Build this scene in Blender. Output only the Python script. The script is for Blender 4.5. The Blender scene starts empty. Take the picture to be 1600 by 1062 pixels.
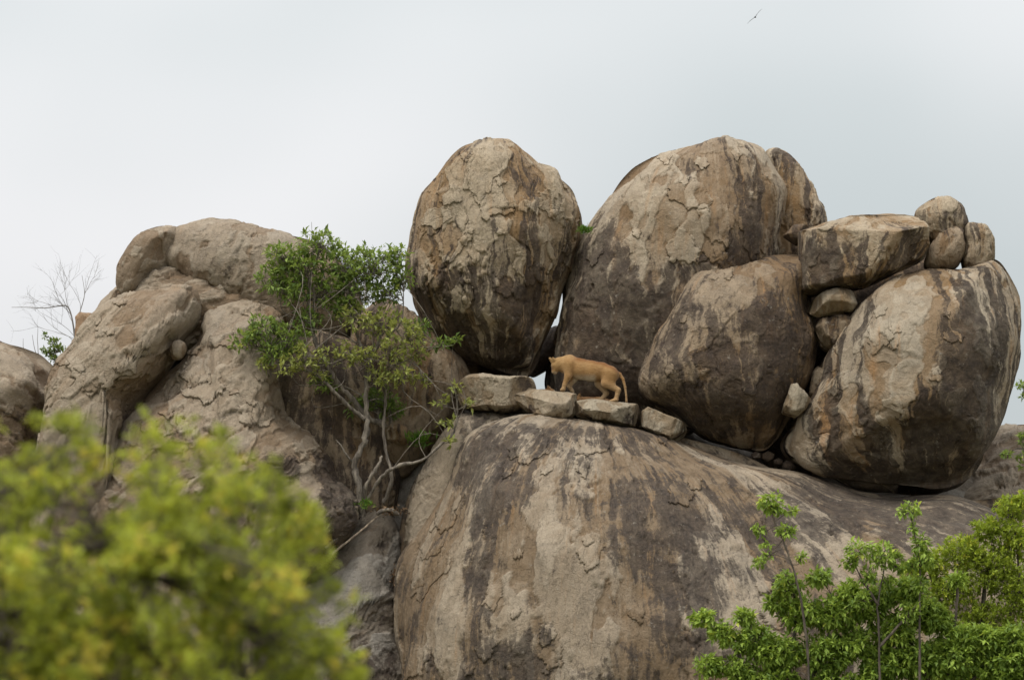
import bpy, math, random
import numpy as np
from mathutils import Vector
R = math.radians
scene = bpy.context.scene
col = scene.collection

# ------------------------------------------------------------------ camera, sky, sun, exposure
CAM = np.array([0.0, -70.0, 2.0]); PITCH = R(7.0); SPAN = 22.0 / 70.0       # frame width / distance
cd = bpy.data.cameras.new('camera'); cam = bpy.data.objects.new('camera', cd); col.objects.link(cam)
cam.location = CAM; cam.rotation_euler = (R(90) + PITCH, 0, 0)
cd.sensor_fit = 'HORIZONTAL'; cd.sensor_width = 36; cd.lens = 36 / SPAN
cd.clip_start = 0.5; cd.clip_end = 6000
cd.dof.use_dof = True; cd.dof.focus_distance = 70.4; cd.dof.aperture_fstop = 2.6
scene.camera = cam

SUN_EL, SUN_AZ = R(60), R(-42)       # azimuth measured from the camera's back, negative = left
wd = bpy.data.worlds.new('World'); scene.world = wd; wd.use_nodes = True
nt = wd.node_tree; nt.nodes.clear()
def N(t, kind, **kw):
    n = t.nodes.new(kind)
    for k, v in kw.items(): setattr(n, k, v)
    return n
out = N(nt, 'ShaderNodeOutputWorld'); bg = N(nt, 'ShaderNodeBackground')
sky = N(nt, 'ShaderNodeTexSky'); sky.sky_type = 'NISHITA'; sky.sun_disc = False
sky.sun_elevation = SUN_EL; sky.sun_rotation = R(180) + SUN_AZ
skym = N(nt, 'ShaderNodeVectorMath', operation='SCALE'); skym.inputs['Scale'].default_value = 0.10
nt.links.new(sky.outputs[0], skym.inputs[0])
tc = N(nt, 'ShaderNodeTexCoord')
sep = N(nt, 'ShaderNodeSeparateXYZ'); nt.links.new(tc.outputs['Generated'], sep.inputs[0])
mx = N(nt, 'ShaderNodeMath', operation='MAXIMUM'); mx.inputs[1].default_value = 0.0; nt.links.new(sep.outputs['Z'], mx.inputs[0])
gr = N(nt, 'ShaderNodeMath', operation='MULTIPLY_ADD'); gr.inputs[1].default_value = 2.0; gr.inputs[2].default_value = 1.0
nt.links.new(mx.outputs[0], gr.inputs[0])                                   # overcast: zenith three times the horizon
mp = N(nt, 'ShaderNodeMapping'); mp.inputs['Location'].default_value = (3.37, 1.2, 0.68); mp.inputs['Scale'].default_value = (-1, 1, 1.5)
nt.links.new(tc.outputs['Generated'], mp.inputs[0])
cn = N(nt, 'ShaderNodeTexNoise'); cn.inputs['Scale'].default_value = 2.6; cn.inputs['Detail'].default_value = 3.0; cn.inputs['Roughness'].default_value = 0.42
nt.links.new(mp.outputs[0], cn.inputs['Vector'])
cr = N(nt, 'ShaderNodeValToRGB'); cr.color_ramp.elements[0].position = 0.36; cr.color_ramp.elements[1].position = 0.64
cr.color_ramp.elements[0].color = (0.475, 0.515, 0.525, 1); cr.color_ramp.elements[1].color = (0.81, 0.79, 0.80, 1)
nt.links.new(cn.outputs['Fac'], cr.inputs[0])
cm = N(nt, 'ShaderNodeVectorMath', operation='SCALE'); nt.links.new(cr.outputs[0], cm.inputs[0]); nt.links.new(gr.outputs[0], cm.inputs['Scale'])
mixw = N(nt, 'ShaderNodeMix', data_type='RGBA'); mixw.inputs[0].default_value = 0.975
nt.links.new(skym.outputs[0], mixw.inputs[6]); nt.links.new(cm.outputs[0], mixw.inputs[7])
nt.links.new(mixw.outputs[2], bg.inputs[0]); bg.inputs[1].default_value = 0.60
nt.links.new(bg.outputs[0], out.inputs[0])

sl = bpy.data.lights.new('sun', 'SUN'); sl.energy = 1.5; sl.angle = R(22); sl.color = (1.0, 0.94, 0.85)
so = bpy.data.objects.new('sun', sl); col.objects.link(so)
sd = Vector((math.sin(SUN_AZ) * math.cos(SUN_EL), -math.cos(SUN_AZ) * math.cos(SUN_EL), math.sin(SUN_EL)))   # towards the sun
so.rotation_euler = sd.to_track_quat('Z', 'Y').to_euler(); so.location = (0, -30, 60)

scene.render.engine = 'CYCLES'
scene.cycles.use_denoising = True
scene.cycles.max_bounces = 6; scene.cycles.diffuse_bounces = 3; scene.cycles.transparent_max_bounces = 8
vs = scene.view_settings; vs.view_transform = 'Standard'; vs.look = 'None'; vs.exposure = 0.70; vs.gamma = 1.0; vs.use_curve_mapping = False

# ------------------------------------------------------------------ helpers
FW = np.array([0, math.cos(PITCH), math.sin(PITCH)]); UP = np.array([0, -math.sin(PITCH), math.cos(PITCH)]); RT = np.array([1.0, 0, 0])
def P(px, py, y):
    """point of the place that the photograph shows at (px, py), at world depth y"""
    d = FW + RT * ((px - 800) / 1600 * SPAN) + UP * ((531 - py) / 1600 * SPAN)
    return CAM + d * ((y - CAM[1]) / d[1])
def to_px(p):
    v = p - CAM; f = v @ FW
    return 800 + (v @ RT) / f / SPAN * 1600, 531 - (v @ UP) / f / SPAN * 1600
M_PX = 22.0 / 1600

_rng = np.random.RandomState(7)
PERM = np.concatenate([_rng.permutation(256)] * 3).astype(np.int64)
GRAD = _rng.normal(size=(256, 3)); GRAD /= np.linalg.norm(GRAD, axis=1)[:, None]
GX, GY, GZ = (np.ascontiguousarray(GRAD[:, k]).astype(np.float32) for k in range(3))
PERM = PERM.astype(np.int32)
def _perlin(p):
    p = p.astype(np.float32) if p.dtype != np.float32 else p
    fl = np.floor(p); f = p - fl; i = fl.astype(np.int32) & 255
    u = f * f * f * (f * (f * 6 - 15) + 10); fx, fy, fz = f[:, 0], f[:, 1], f[:, 2]
    res = []
    for a in (0, 1):
        pa = PERM[i[:, 0] + a] + i[:, 1]; ra = []
        for b in (0, 1):
            pb = PERM[pa + b] + i[:, 2]; rb = []
            for c in (0, 1):
                h = PERM[pb + c]; rb.append(GX[h] * (fx - a) + GY[h] * (fy - b) + GZ[h] * (fz - c))
            ra.append(rb[0] + u[:, 2] * (rb[1] - rb[0]))
        res.append(ra[0] + u[:, 1] * (ra[1] - ra[0]))
    return (res[0] + u[:, 0] * (res[1] - res[0])) * 1.5
from concurrent.futures import ThreadPoolExecutor
POOL = ThreadPoolExecutor(4)
def perlin(p):
    if len(p) < 20000: return _perlin(p).astype(float)
    return np.concatenate(list(POOL.map(_perlin, np.array_split(p, 8)))).astype(float)
def fbm(p, o=4, g=0.5):
    r = 0; a = 1.0
    for k in range(o):
        r = r + a * perlin(p * (2.03 ** k) + 17.3 * k); a *= g
    return r
def sstep(a, b, x):
    t = np.clip((x - a) / (b - a), 0, 1); return t * t * (3 - 2 * t)

def normals(v, q):
    a, b, c, d = (v[q[:, k]] for k in range(4))
    fn = np.cross(c - a, d - b); n = np.zeros_like(v)
    for k in range(4):
        for ax in range(3): n[:, ax] += np.bincount(q[:, k], fn[:, ax], len(v))
    return n / (np.linalg.norm(n, axis=1)[:, None] + 1e-12)

def build_mesh(name, v, f, smooth=True):
    """v (n,3), f (m,k) one polygon size"""
    m = bpy.data.meshes.new(name); f = np.asarray(f, np.int32); k = f.shape[1]
    m.vertices.add(len(v)); m.vertices.foreach_set('co', np.ascontiguousarray(v, np.float32).ravel())
    m.loops.add(f.size); m.loops.foreach_set('vertex_index', f.ravel())
    m.polygons.add(len(f)); m.polygons.foreach_set('loop_start', np.arange(0, f.size, k, dtype=np.int32))
    m.polygons.foreach_set('use_smooth', np.full(len(f), smooth, bool))
    m.update(calc_edges=True); m.validate(); return m
def attr(m, name, val):
    val = np.asarray(val, np.float32)
    if val.ndim == 2:
        a = m.attributes.new(name, 'FLOAT_VECTOR', 'POINT'); a.data.foreach_set('vector', val.ravel())
    else:
        a = m.attributes.new(name, 'FLOAT', 'POINT'); a.data.foreach_set('value', val)
def tag(o, label=None, cat=None, group=None, kind=None):
    for k, x in (('label', label), ('category', cat), ('group', group), ('kind', kind)):
        if x: o[k] = x
    return o
def empty(name, loc):
    o = bpy.data.objects.new(name, None); col.objects.link(o); o.location = [float(x) for x in loc]; o.empty_display_size = 0.2
    return o
def link(name, m, mat, origin=(0, 0, 0), parent=None):
    """mesh m holds coordinates relative to origin (or to the parent's place)"""
    o = bpy.data.objects.new(name, m); col.objects.link(o)
    if mat: m.materials.append(mat)
    if parent: o.parent = parent
    else: o.location = [float(x) for x in origin]
    return o

# ------------------------------------------------------------------ materials
def new_mat(name):
    m = bpy.data.materials.new(name); m.use_nodes = True; t = m.node_tree; t.nodes.clear()
    o = N(t, 'ShaderNodeOutputMaterial'); b = N(t, 'ShaderNodeBsdfPrincipled'); t.links.new(b.outputs[0], o.inputs[0])
    return m, t, b
def setin(t, sock, v):
    if hasattr(v, 'is_output'): t.links.new(v, sock)
    else: sock.default_value = v
def math_n(t, op, a, b=None, c=None, clamp=False):
    n = N(t, 'ShaderNodeMath', operation=op); n.use_clamp = clamp
    for k, x in enumerate((a, b, c)):
        if x is not None: setin(t, n.inputs[k], x)
    return n.outputs[0]
def noise_n(t, vec, scale, detail=4, rough=0.55, dist=0.0):
    n = N(t, 'ShaderNodeTexNoise'); n.inputs['Scale'].default_value = scale; n.inputs['Detail'].default_value = detail
    n.inputs['Roughness'].default_value = rough; n.inputs['Distortion'].default_value = dist; t.links.new(vec, n.inputs['Vector'])
    return n.outputs['Fac']
def ramp_n(t, fac, a, b):
    n = N(t, 'ShaderNodeMapRange'); n.interpolation_type = 'SMOOTHSTEP'; t.links.new(fac, n.inputs['Value'])
    n.inputs['From Min'].default_value = a; n.inputs['From Max'].default_value = b
    return n.outputs['Result']
def mix_n(t, fac, a, b, mode='MIX'):
    n = N(t, 'ShaderNodeMix', data_type='RGBA', blend_type=mode)
    setin(t, n.inputs[0], fac)
    for s, x in ((n.inputs[6], a), (n.inputs[7], b)):
        setin(t, s, x if hasattr(x, 'is_output') else (*x, 1))
    return n.outputs[2]
def attr_n(t, name, o='Fac'):
    n = N(t, 'ShaderNodeAttribute'); n.attribute_name = name; return n.outputs[o]
def vscale(t, vec, s):
    n = N(t, 'ShaderNodeVectorMath', operation='MULTIPLY'); t.links.new(vec, n.inputs[0]); n.inputs[1].default_value = s
    return n.outputs[0]

def granite(name, pale=(0.35, 0.285, 0.202), warm=(0.24, 0.158, 0.080), grey=(0.225, 0.190, 0.143), dark=(0.032, 0.025, 0.021),
            ochre=(0.36, 0.19, 0.075), ochre_amt=0.25, stain_lo=0.575, stain_w=0.08, streak=1.0, patch=0.8, plate_b=0.012):
    m, t, b = new_mat(name)
    geo = N(t, 'ShaderNodeNewGeometry').outputs['Position']; flow = attr_n(t, 'flow', 'Vector')
    stain = attr_n(t, 'stain'); flake = attr_n(t, 'flake')
    big = noise_n(t, geo, 0.55, 5, 0.6); mid = noise_n(t, geo, 2.6, 7, 0.65, 0.4); fine = noise_n(t, geo, 14, 6, 0.7); grain = noise_n(t, geo, 42, 3, 0.6)
    c = mix_n(t, ramp_n(t, big, 0.38, 0.62), warm, grey)
    c = mix_n(t, ramp_n(t, mid, 0.42, 0.60), c, pale)
    # fresh scars and old skins: the sheets of the rock differ in colour
    c = mix_n(t, ramp_n(t, flake, 0.25, 0.75), mix_n(t, 0.75, c, (warm[0] * 0.82, warm[1] * 0.76, warm[2] * 0.7)), mix_n(t, 0.6, c, pale))
    # iron streaks
    st2 = noise_n(t, vscale(t, flow, (4.5, 0.5, 1)), 1.0, 5, 0.6, 0.2)
    och = math_n(t, 'MULTIPLY', ramp_n(t, st2, 0.56, 0.72), ochre_amt)
    c = mix_n(t, och, c, ochre)
    # pale run-off streaks
    st3 = noise_n(t, vscale(t, flow, (6.0, 0.42, 1)), 1.0, 6, 0.62, 0.15)
    c = mix_n(t, math_n(t, 'MULTIPLY', ramp_n(t, st3, 0.54, 0.70), 0.35), c, (pale[0] * 1.12, pale[1] * 1.12, pale[2] * 1.12))
    # dark varnish: water streaks down the fall line, ragged patches; also painted shade on undersides
    wn = N(t, 'ShaderNodeTexNoise'); wn.inputs['Scale'].default_value = 1.3; wn.inputs['Detail'].default_value = 4; t.links.new(geo, wn.inputs['Vector'])
    wv = N(t, 'ShaderNodeVectorMath', operation='MULTIPLY_ADD'); t.links.new(wn.outputs['Color'], wv.inputs[0]); wv.inputs[1].default_value = (0.55, 0.3, 0); t.links.new(flow, wv.inputs[2])
    fw = wv.outputs[0]
    s1 = noise_n(t, vscale(t, fw, (1.5, 0.24, 1)), 1.0, 8, 0.66, 0.1)
    s1b = noise_n(t, vscale(t, fw, (4.6, 0.42, 1)), 1.0, 7, 0.62, 0.1)
    s2 = noise_n(t, geo, 1.2, 9, 0.70, 0.3)
    s1c = noise_n(t, vscale(t, fw, (11.0, 0.55, 1)), 1.0, 5, 0.6, 0.0)
    s = math_n(t, 'MULTIPLY_ADD', s1, 0.95 * streak, 0.5 - 0.475 * streak)
    s = math_n(t, 'ADD', s, math_n(t, 'MULTIPLY_ADD', s1c, 0.55 * streak, -0.275 * streak))
    s = math_n(t, 'ADD', s, math_n(t, 'MULTIPLY_ADD', s1b, 1.25 * streak, -0.625 * streak))
    s = math_n(t, 'ADD', s, math_n(t, 'MULTIPLY_ADD', s2, patch, -0.5 * patch))
    s = math_n(t, 'ADD', s, stain)
    s = math_n(t, 'ADD', s, math_n(t, 'MULTIPLY', math_n(t, 'SUBTRACT', fine, 0.5), 0.30))
    s = math_n(t, 'ADD', s, math_n(t, 'MULTIPLY', math_n(t, 'SUBTRACT', flake, 0.5), -0.14))
    dm = ramp_n(t, s, stain_lo - stain_w, stain_lo + stain_w)
    edge = math_n(t, 'MULTIPLY', dm, math_n(t, 'ADD', math_n(t, 'MULTIPLY', ramp_n(t, mid, 0.3, 0.7), -0.28), 0.97))
    dk = mix_n(t, ramp_n(t, fine, 0.35, 0.7), dark, (dark[0] * 2.3, dark[1] * 2.1, dark[2] * 1.9))
    c = mix_n(t, edge, c, dk)
    # lichen freckles, grain
    li = noise_n(t, geo, 7.0, 6, 0.75)
    c = mix_n(t, math_n(t, 'MULTIPLY', ramp_n(t, li, 0.60, 0.70), 0.45), c, (0.33, 0.31, 0.26))
    bl = noise_n(t, geo, 9.0, 5, 0.7, 0.5)
    c = mix_n(t, math_n(t, 'MULTIPLY', ramp_n(t, bl, 0.60, 0.74), 0.5), c, (0.075, 0.06, 0.048))
    g = math_n(t, 'ADD', math_n(t, 'MULTIPLY', grain, 0.75), 0.62)
    gv = N(t, 'ShaderNodeCombineXYZ')
    for k in range(3): t.links.new(g, gv.inputs[k])
    c = mix_n(t, 1.0, c, gv.outputs[0], 'MULTIPLY')
    t.links.new(c, b.inputs['Base Color']); b.inputs['Roughness'].default_value = 0.9; b.inputs['Specular IOR Level'].default_value = 0.25
    # relief: pits, grain and small scales
    pl = 0.0
    for k, (sx, lo) in enumerate(((1.3, 0.50), (2.1, 0.56), (3.3, 0.47), (4.6, 0.58))):
        q = noise_n(t, vscale(t, flow, (sx, sx * 0.6, 1 + k)), 1.0, 7, 0.6, 0.5)
        pl = math_n(t, 'ADD', ramp_n(t, q, lo, lo + 0.012), pl)
    hgt = math_n(t, 'ADD', math_n(t, 'MULTIPLY', fine, 0.040), math_n(t, 'MULTIPLY', grain, 0.014))
    hgt = math_n(t, 'ADD', hgt, math_n(t, 'MULTIPLY', pl, plate_b))
    bp = N(t, 'ShaderNodeBump'); bp.inputs['Strength'].default_value = 0.85; bp.inputs['Distance'].default_value = 1.0
    t.links.new(hgt, bp.inputs['Height']); t.links.new(bp.outputs[0], b.inputs['Normal'])
    return m

G_TAN = granite('granite_tan')
G_BIG = granite('granite_big', pale=(0.355, 0.293, 0.215), warm=(0.215, 0.148, 0.085), grey=(0.205, 0.176, 0.138), ochre_amt=0.3, streak=0.85, patch=0.9, plate_b=0.008, stain_lo=0.60)
G_OVER = granite('granite_overhang', pale=(0.335, 0.282, 0.21), warm=(0.225, 0.15, 0.078), grey=(0.21, 0.182, 0.14), dark=(0.024, 0.019, 0.016), ochre_amt=0.45, streak=1.2, patch=0.55, plate_b=0.007)
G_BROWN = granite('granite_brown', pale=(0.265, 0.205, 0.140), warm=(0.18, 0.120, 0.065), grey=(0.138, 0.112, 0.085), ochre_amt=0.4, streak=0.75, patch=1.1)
G_LEFT = granite('granite_pinkish', pale=(0.305, 0.252, 0.188), warm=(0.215, 0.158, 0.103), grey=(0.20, 0.173, 0.139), ochre_amt=0.15, stain_lo=0.74, streak=0.5, patch=1.15)
G_DOME = granite('granite_dome', pale=(0.315, 0.260, 0.192), warm=(0.195, 0.142, 0.088), grey=(0.170, 0.145, 0.113), dark=(0.036, 0.030, 0.026), ochre_amt=0.22, streak=0.62, patch=1.35, stain_lo=0.61)
G_GREY = granite('granite_grey', pale=(0.27, 0.245, 0.208), warm=(0.18, 0.155, 0.122), grey=(0.165, 0.155, 0.138), ochre_amt=0.1, streak=0.35, patch=1.2, stain_lo=0.70)
G_BLOCK = granite('granite_block', pale=(0.33, 0.275, 0.20), warm=(0.25, 0.19, 0.12), grey=(0.235, 0.208, 0.168), ochre_amt=0.3, stain_lo=0.72, streak=0.5, patch=1.2)
G_FRESH = granite('granite_fresh', pale=(0.31, 0.265, 0.195), warm=(0.23, 0.178, 0.115), grey=(0.235, 0.20, 0.15), ochre_amt=0.15, stain_lo=0.69, streak=0.5, patch=1.2)

# ------------------------------------------------------------------ rocks
def spline(pts, closed=True, per=14):
    p = np.asarray(pts, float); n = len(p); o = []
    for i in range(n if closed else n - 1):
        a, b, c, d = (p[(i + k) % n] if closed else p[min(max(i + k, 0), n - 1)] for k in (-1, 0, 1, 2))
        for s in np.linspace(0, 1, per, endpoint=False):
            o.append(0.5 * (2 * b + (c - a) * s + (2 * a - 5 * b + 4 * c - d) * s * s + (3 * b - a - 3 * c + d) * s ** 3))
    if not closed: o.append(p[-1])
    return np.array(o)

def rock(name, outline, yc, tf, tb, label, cat='boulder', mat=None, n=90, e=0.85, seed=0, centre=None, bulge=(0, 0), lean=(0, 0),
         cuts=(), lump=0.10, lump_s=1.2, flake=0.035, flake_s=1.0, fine=0.008, stain_shade_blobs=(), base_stain_shade=0.0, apex=None, group=None, sharp=False,
         kind=None, parent=None, steps=7.0, flute=0.035, facets=0, fdepth=0.86, grain_dir=None, top=0.0, fz=1.0):
    """boulder: outline of its widest section in the plane y = yc, tf / tb its depth towards / away from the viewer (metres)"""
    if top:
        my = centre[1] if centre else np.mean([b for a, b in outline])
        outline = [(a, b + max(0, my - b) * top) for a, b in outline]         # the near shoulder, not the widest section, makes the skyline
    W = np.array([P(a, b, yc)[[0, 2]] for a, b in outline])
    c2 = P(*centre, yc)[[0, 2]] if centre else W.mean(0)
    S = spline(W) if not sharp else np.concatenate([np.linspace(W[i], W[(i + 1) % len(W)], 14, endpoint=False) for i in range(len(W))])
    th = np.arctan2(S[:, 1] - c2[1], S[:, 0] - c2[0]); rr = np.hypot(S[:, 0] - c2[0], S[:, 1] - c2[1])
    bins = np.linspace(-np.pi, np.pi, 541)[:-1]                             # star-shaped radius
    o = np.argsort(th); rad = np.interp(bins, th[o], rr[o], period=2 * np.pi)
    k = np.array([1, 2, 1]) / 4 if sharp else np.array([1, 2, 3, 2, 1]) / 9
    h = len(k) // 2; rad = np.convolve(np.concatenate([rad[-h:], rad, rad[:h]]), k, 'valid')
    Rf = lambda a: np.interp(a, bins, rad, period=2 * np.pi)
    # front: square grid folded onto a disc
    g = np.linspace(-1, 1, n + 1); sx, sz = np.meshgrid(g, g, indexing='ij'); sx = sx.ravel(); sz = sz.ravel()
    big = np.abs(sx) > np.abs(sz); r = np.where(big, sx, sz)
    with np.errstate(divide='ignore', invalid='ignore'):
        a = np.where(big, np.pi / 4 * sz / sx, np.pi / 2 - np.pi / 4 * sx / sz)
    a = np.nan_to_num(a); dx = r * np.cos(a); dz = r * np.sin(a)
    rho = np.hypot(dx, dz); ang = np.arctan2(dz, dx)
    idx = np.arange((n + 1) ** 2).reshape(n + 1, n + 1)
    quads = np.stack([idx[:-1, :-1], idx[1:, :-1], idx[1:, 1:], idx[:-1, 1:]], -1).reshape(-1, 4)
    ring = np.concatenate([idx[:-1, 0], idx[-1, :-1], idx[:0:-1, -1], idx[0, :0:-1]])
    KB = 10 if n > 60 else 6
    phis = [rho * np.pi / 2]; angs = [ang]; back = [np.zeros(len(rho))]; prev = ring; base = len(rho); nr = len(ring)
    for j in range(1, KB + 1):
        f = (j / (KB + 0.35)); phis.append(np.full(nr, np.pi / 2 * (1 - f))); angs.append(ang[ring]); back.append(np.ones(nr))
        cur = np.arange(base, base + nr); base += nr
        quads = np.concatenate([quads, np.stack([prev, np.roll(prev, -1), np.roll(cur, -1), cur], -1)]); prev = cur
    # close the back with a strip of quads
    hlf = nr // 2
    ii = np.arange(hlf - 1)
    quads = np.concatenate([quads, np.stack([prev[ii], prev[ii + 1], prev[nr - 2 - ii], prev[nr - 1 - ii]], -1)])
    ph = np.concatenate(phis); an = np.concatenate(angs); bk = np.concatenate(back) > 0.5
    s = np.sin(ph) ** e; d = np.cos(ph).clip(0, 1) ** e
    rad_a = Rf(an) * s
    v = np.stack([c2[0] + rad_a * np.cos(an), yc + np.where(bk, tb, -tf) * d, c2[1] + rad_a * np.sin(an)], 1)
    w = np.where(bk, 0.5, 1.0) * d
    v[:, 0] += bulge[0] * w; v[:, 2] += bulge[1] * w
    v[:, 1] += lean[0] * (v[:, 0] - c2[0]) + lean[1] * (v[:, 2] - c2[1])
    sd_ = np.array([seed * 3.71 + 0.3, seed * 1.93, seed * 5.17])
    if cuts:
        wob = 0.5 * fbm(v * 1.1 + sd_, 3) * lump
        for (q, nn) in cuts:
            q = P(*q); nn = np.asarray(nn, float); nn /= np.linalg.norm(nn)
            ex = (v - q) @ nn + wob
            k_ = 0.22 if n > 200 else 0.05; ov = 0.5 * (ex + np.sqrt(ex * ex + k_ * k_))
            v = v - ov[:, None] * nn
    if facets:
        rr_ = np.random.RandomState(seed + 100); cc = v.mean(0)
        for k in range(facets):
            dv = rr_.normal(size=3); dv[1] = -abs(dv[1]) * 0.9; dv[2] = min(dv[2], fz); dv /= np.linalg.norm(dv)
            ex = (v - cc) @ dv; ex = ex - ex.max() * (fdepth + rr_.uniform(-0.05, 0.06)) + 0.25 * fbm(v * 1.5 + sd_, 2) * lump
            k_ = 0.008; v = v - (0.5 * (ex + np.sqrt(ex * ex + k_ * k_)))[:, None] * dv
    nrm = normals(v, quads)
    if np.mean(np.einsum('ij,ij->i', nrm, v - v.mean(0))) < 0:
        quads = quads[:, ::-1]; nrm = -nrm
    fade = np.where(bk, 0.12, 0.12 + 0.88 * sstep(0.03, 0.30, np.pi / 2 - ph))
    size = max(np.ptp(S[:, 0]), np.ptp(S[:, 1]))
    flute = min(flute, 0.011 * size); lp = fbm(v / lump_s + sd_, 2, 0.4)
    v = v + nrm * (lump * (lp - lp.mean()))[:, None]
    nrm = normals(v, quads)
    ap = P(*(apex[:2]), apex[2]) if apex else np.array([c2[0], yc + 0.15 * tb, 0])
    az = np.arctan2(v[:, 0] - ap[0], ap[1] + 0.25 - v[:, 1]); rad_m = max(1.0, 0.55 * size * 0.8)
    az = np.where(np.abs(az) > 3.0, np.sign(az) * 3.0, az)
    flow = np.stack([az * rad_m, v[:, 2], 0.35 * v[:, 1]], 1)
    if grain_dir is not None:                                               # sheeting that runs slantwise instead of down the fall line
        ca, sa = math.cos(R(grain_dir)), math.sin(R(grain_dir))
        flow = np.stack([-sa * v[:, 0] + ca * v[:, 2], ca * v[:, 0] + sa * v[:, 2], 0.5 * v[:, 1]], 1)
    fl = np.zeros(len(v))
    if flute:
        v = v + nrm * (flute * fade * fbm(flow * (1.5, 0.16, 0.5) + sd_ + 3, 4, 0.55))[:, None]
        nrm = normals(v, quads)
    if flake:
        # exfoliation sheets: big ragged plates of skin that end in a sharp lip, mostly at their lower edge
        wp = np.stack([perlin(v * 2.2 + 5), perlin(v * 2.2 + 9), perlin(v * 2.2 + 31)], 1) * 0.16
        fx = flow * (1.0, 0.42, 0.8) / flake_s
        disp = 0
        gm = sstep(-0.15, 0.25, fbm(v * 1.3 / flake_s + sd_ + 55, 2))
        for k, (fr, th_, am) in enumerate(((0.55, -0.05, 1.0), (0.85, 0.10, 0.9), (1.2, -0.12, 0.8), (1.8, 0.12, 0.5), (2.8, 0.15, 0.28))):
            qp = (fx + wp / flake_s) * fr + sd_ + 13.7 * k
            q = fbm(qp, 5 if k < 3 else 4, 0.5)
            low = fbm(qp + (0, 0.06 * fr, 0), 2, 0.58) - fbm(qp - (0, 0.06 * fr, 0), 2, 0.58)      # > 0: the skin's lower edge
            ed = 0.012 * fr / flake_s
            plate = sstep(th_ - ed, th_ + ed, q)
            gr_ = np.exp(-((q - th_ + 1.3 * ed) / (1.1 * ed)) ** 2) * sstep(-0.02, 0.06, low) * gm
            disp = disp + am * (plate * (1 - 0.7 * np.clip((q - th_) * 0.9, 0, 1)) - 1.5 * gr_)
            if k < 4: fl = fl + (plate - 0.5) * (0.5, 0.4, 0.35, 0.25)[k]
        v = v + nrm * (0.7 * flake * fade * (disp - disp.mean()))[:, None]
        fl = fl * 0.7 + 0.5
    if fine:
        v = v + nrm * (fine * fade * fbm(v * 7 + sd_, 2, 0.5))[:, None]
    sx_, sz_ = to_px(v); stn = np.full(len(v), base_stain_shade)
    for (bx, by, rx, ry, am) in stain_shade_blobs:
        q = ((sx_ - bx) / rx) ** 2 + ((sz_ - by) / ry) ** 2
        stn += (1.5 if am > 0 else 1.2) * am * np.exp(-q ** 1.5 * 0.8)  # dark blobs boosted: real stains and the shade painted on undersides
    org = np.array([c2[0], yc, c2[1]]) if parent is None else np.array(parent.location)
    m = build_mesh(name, v - org, quads); attr(m, 'flow', flow); attr(m, 'stain', stn); attr(m, 'flake', fl)
    o = link(name, m, mat or G_TAN, org, parent)
    if parent is None: tag(o, label, cat, group, kind)
    return o

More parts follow.
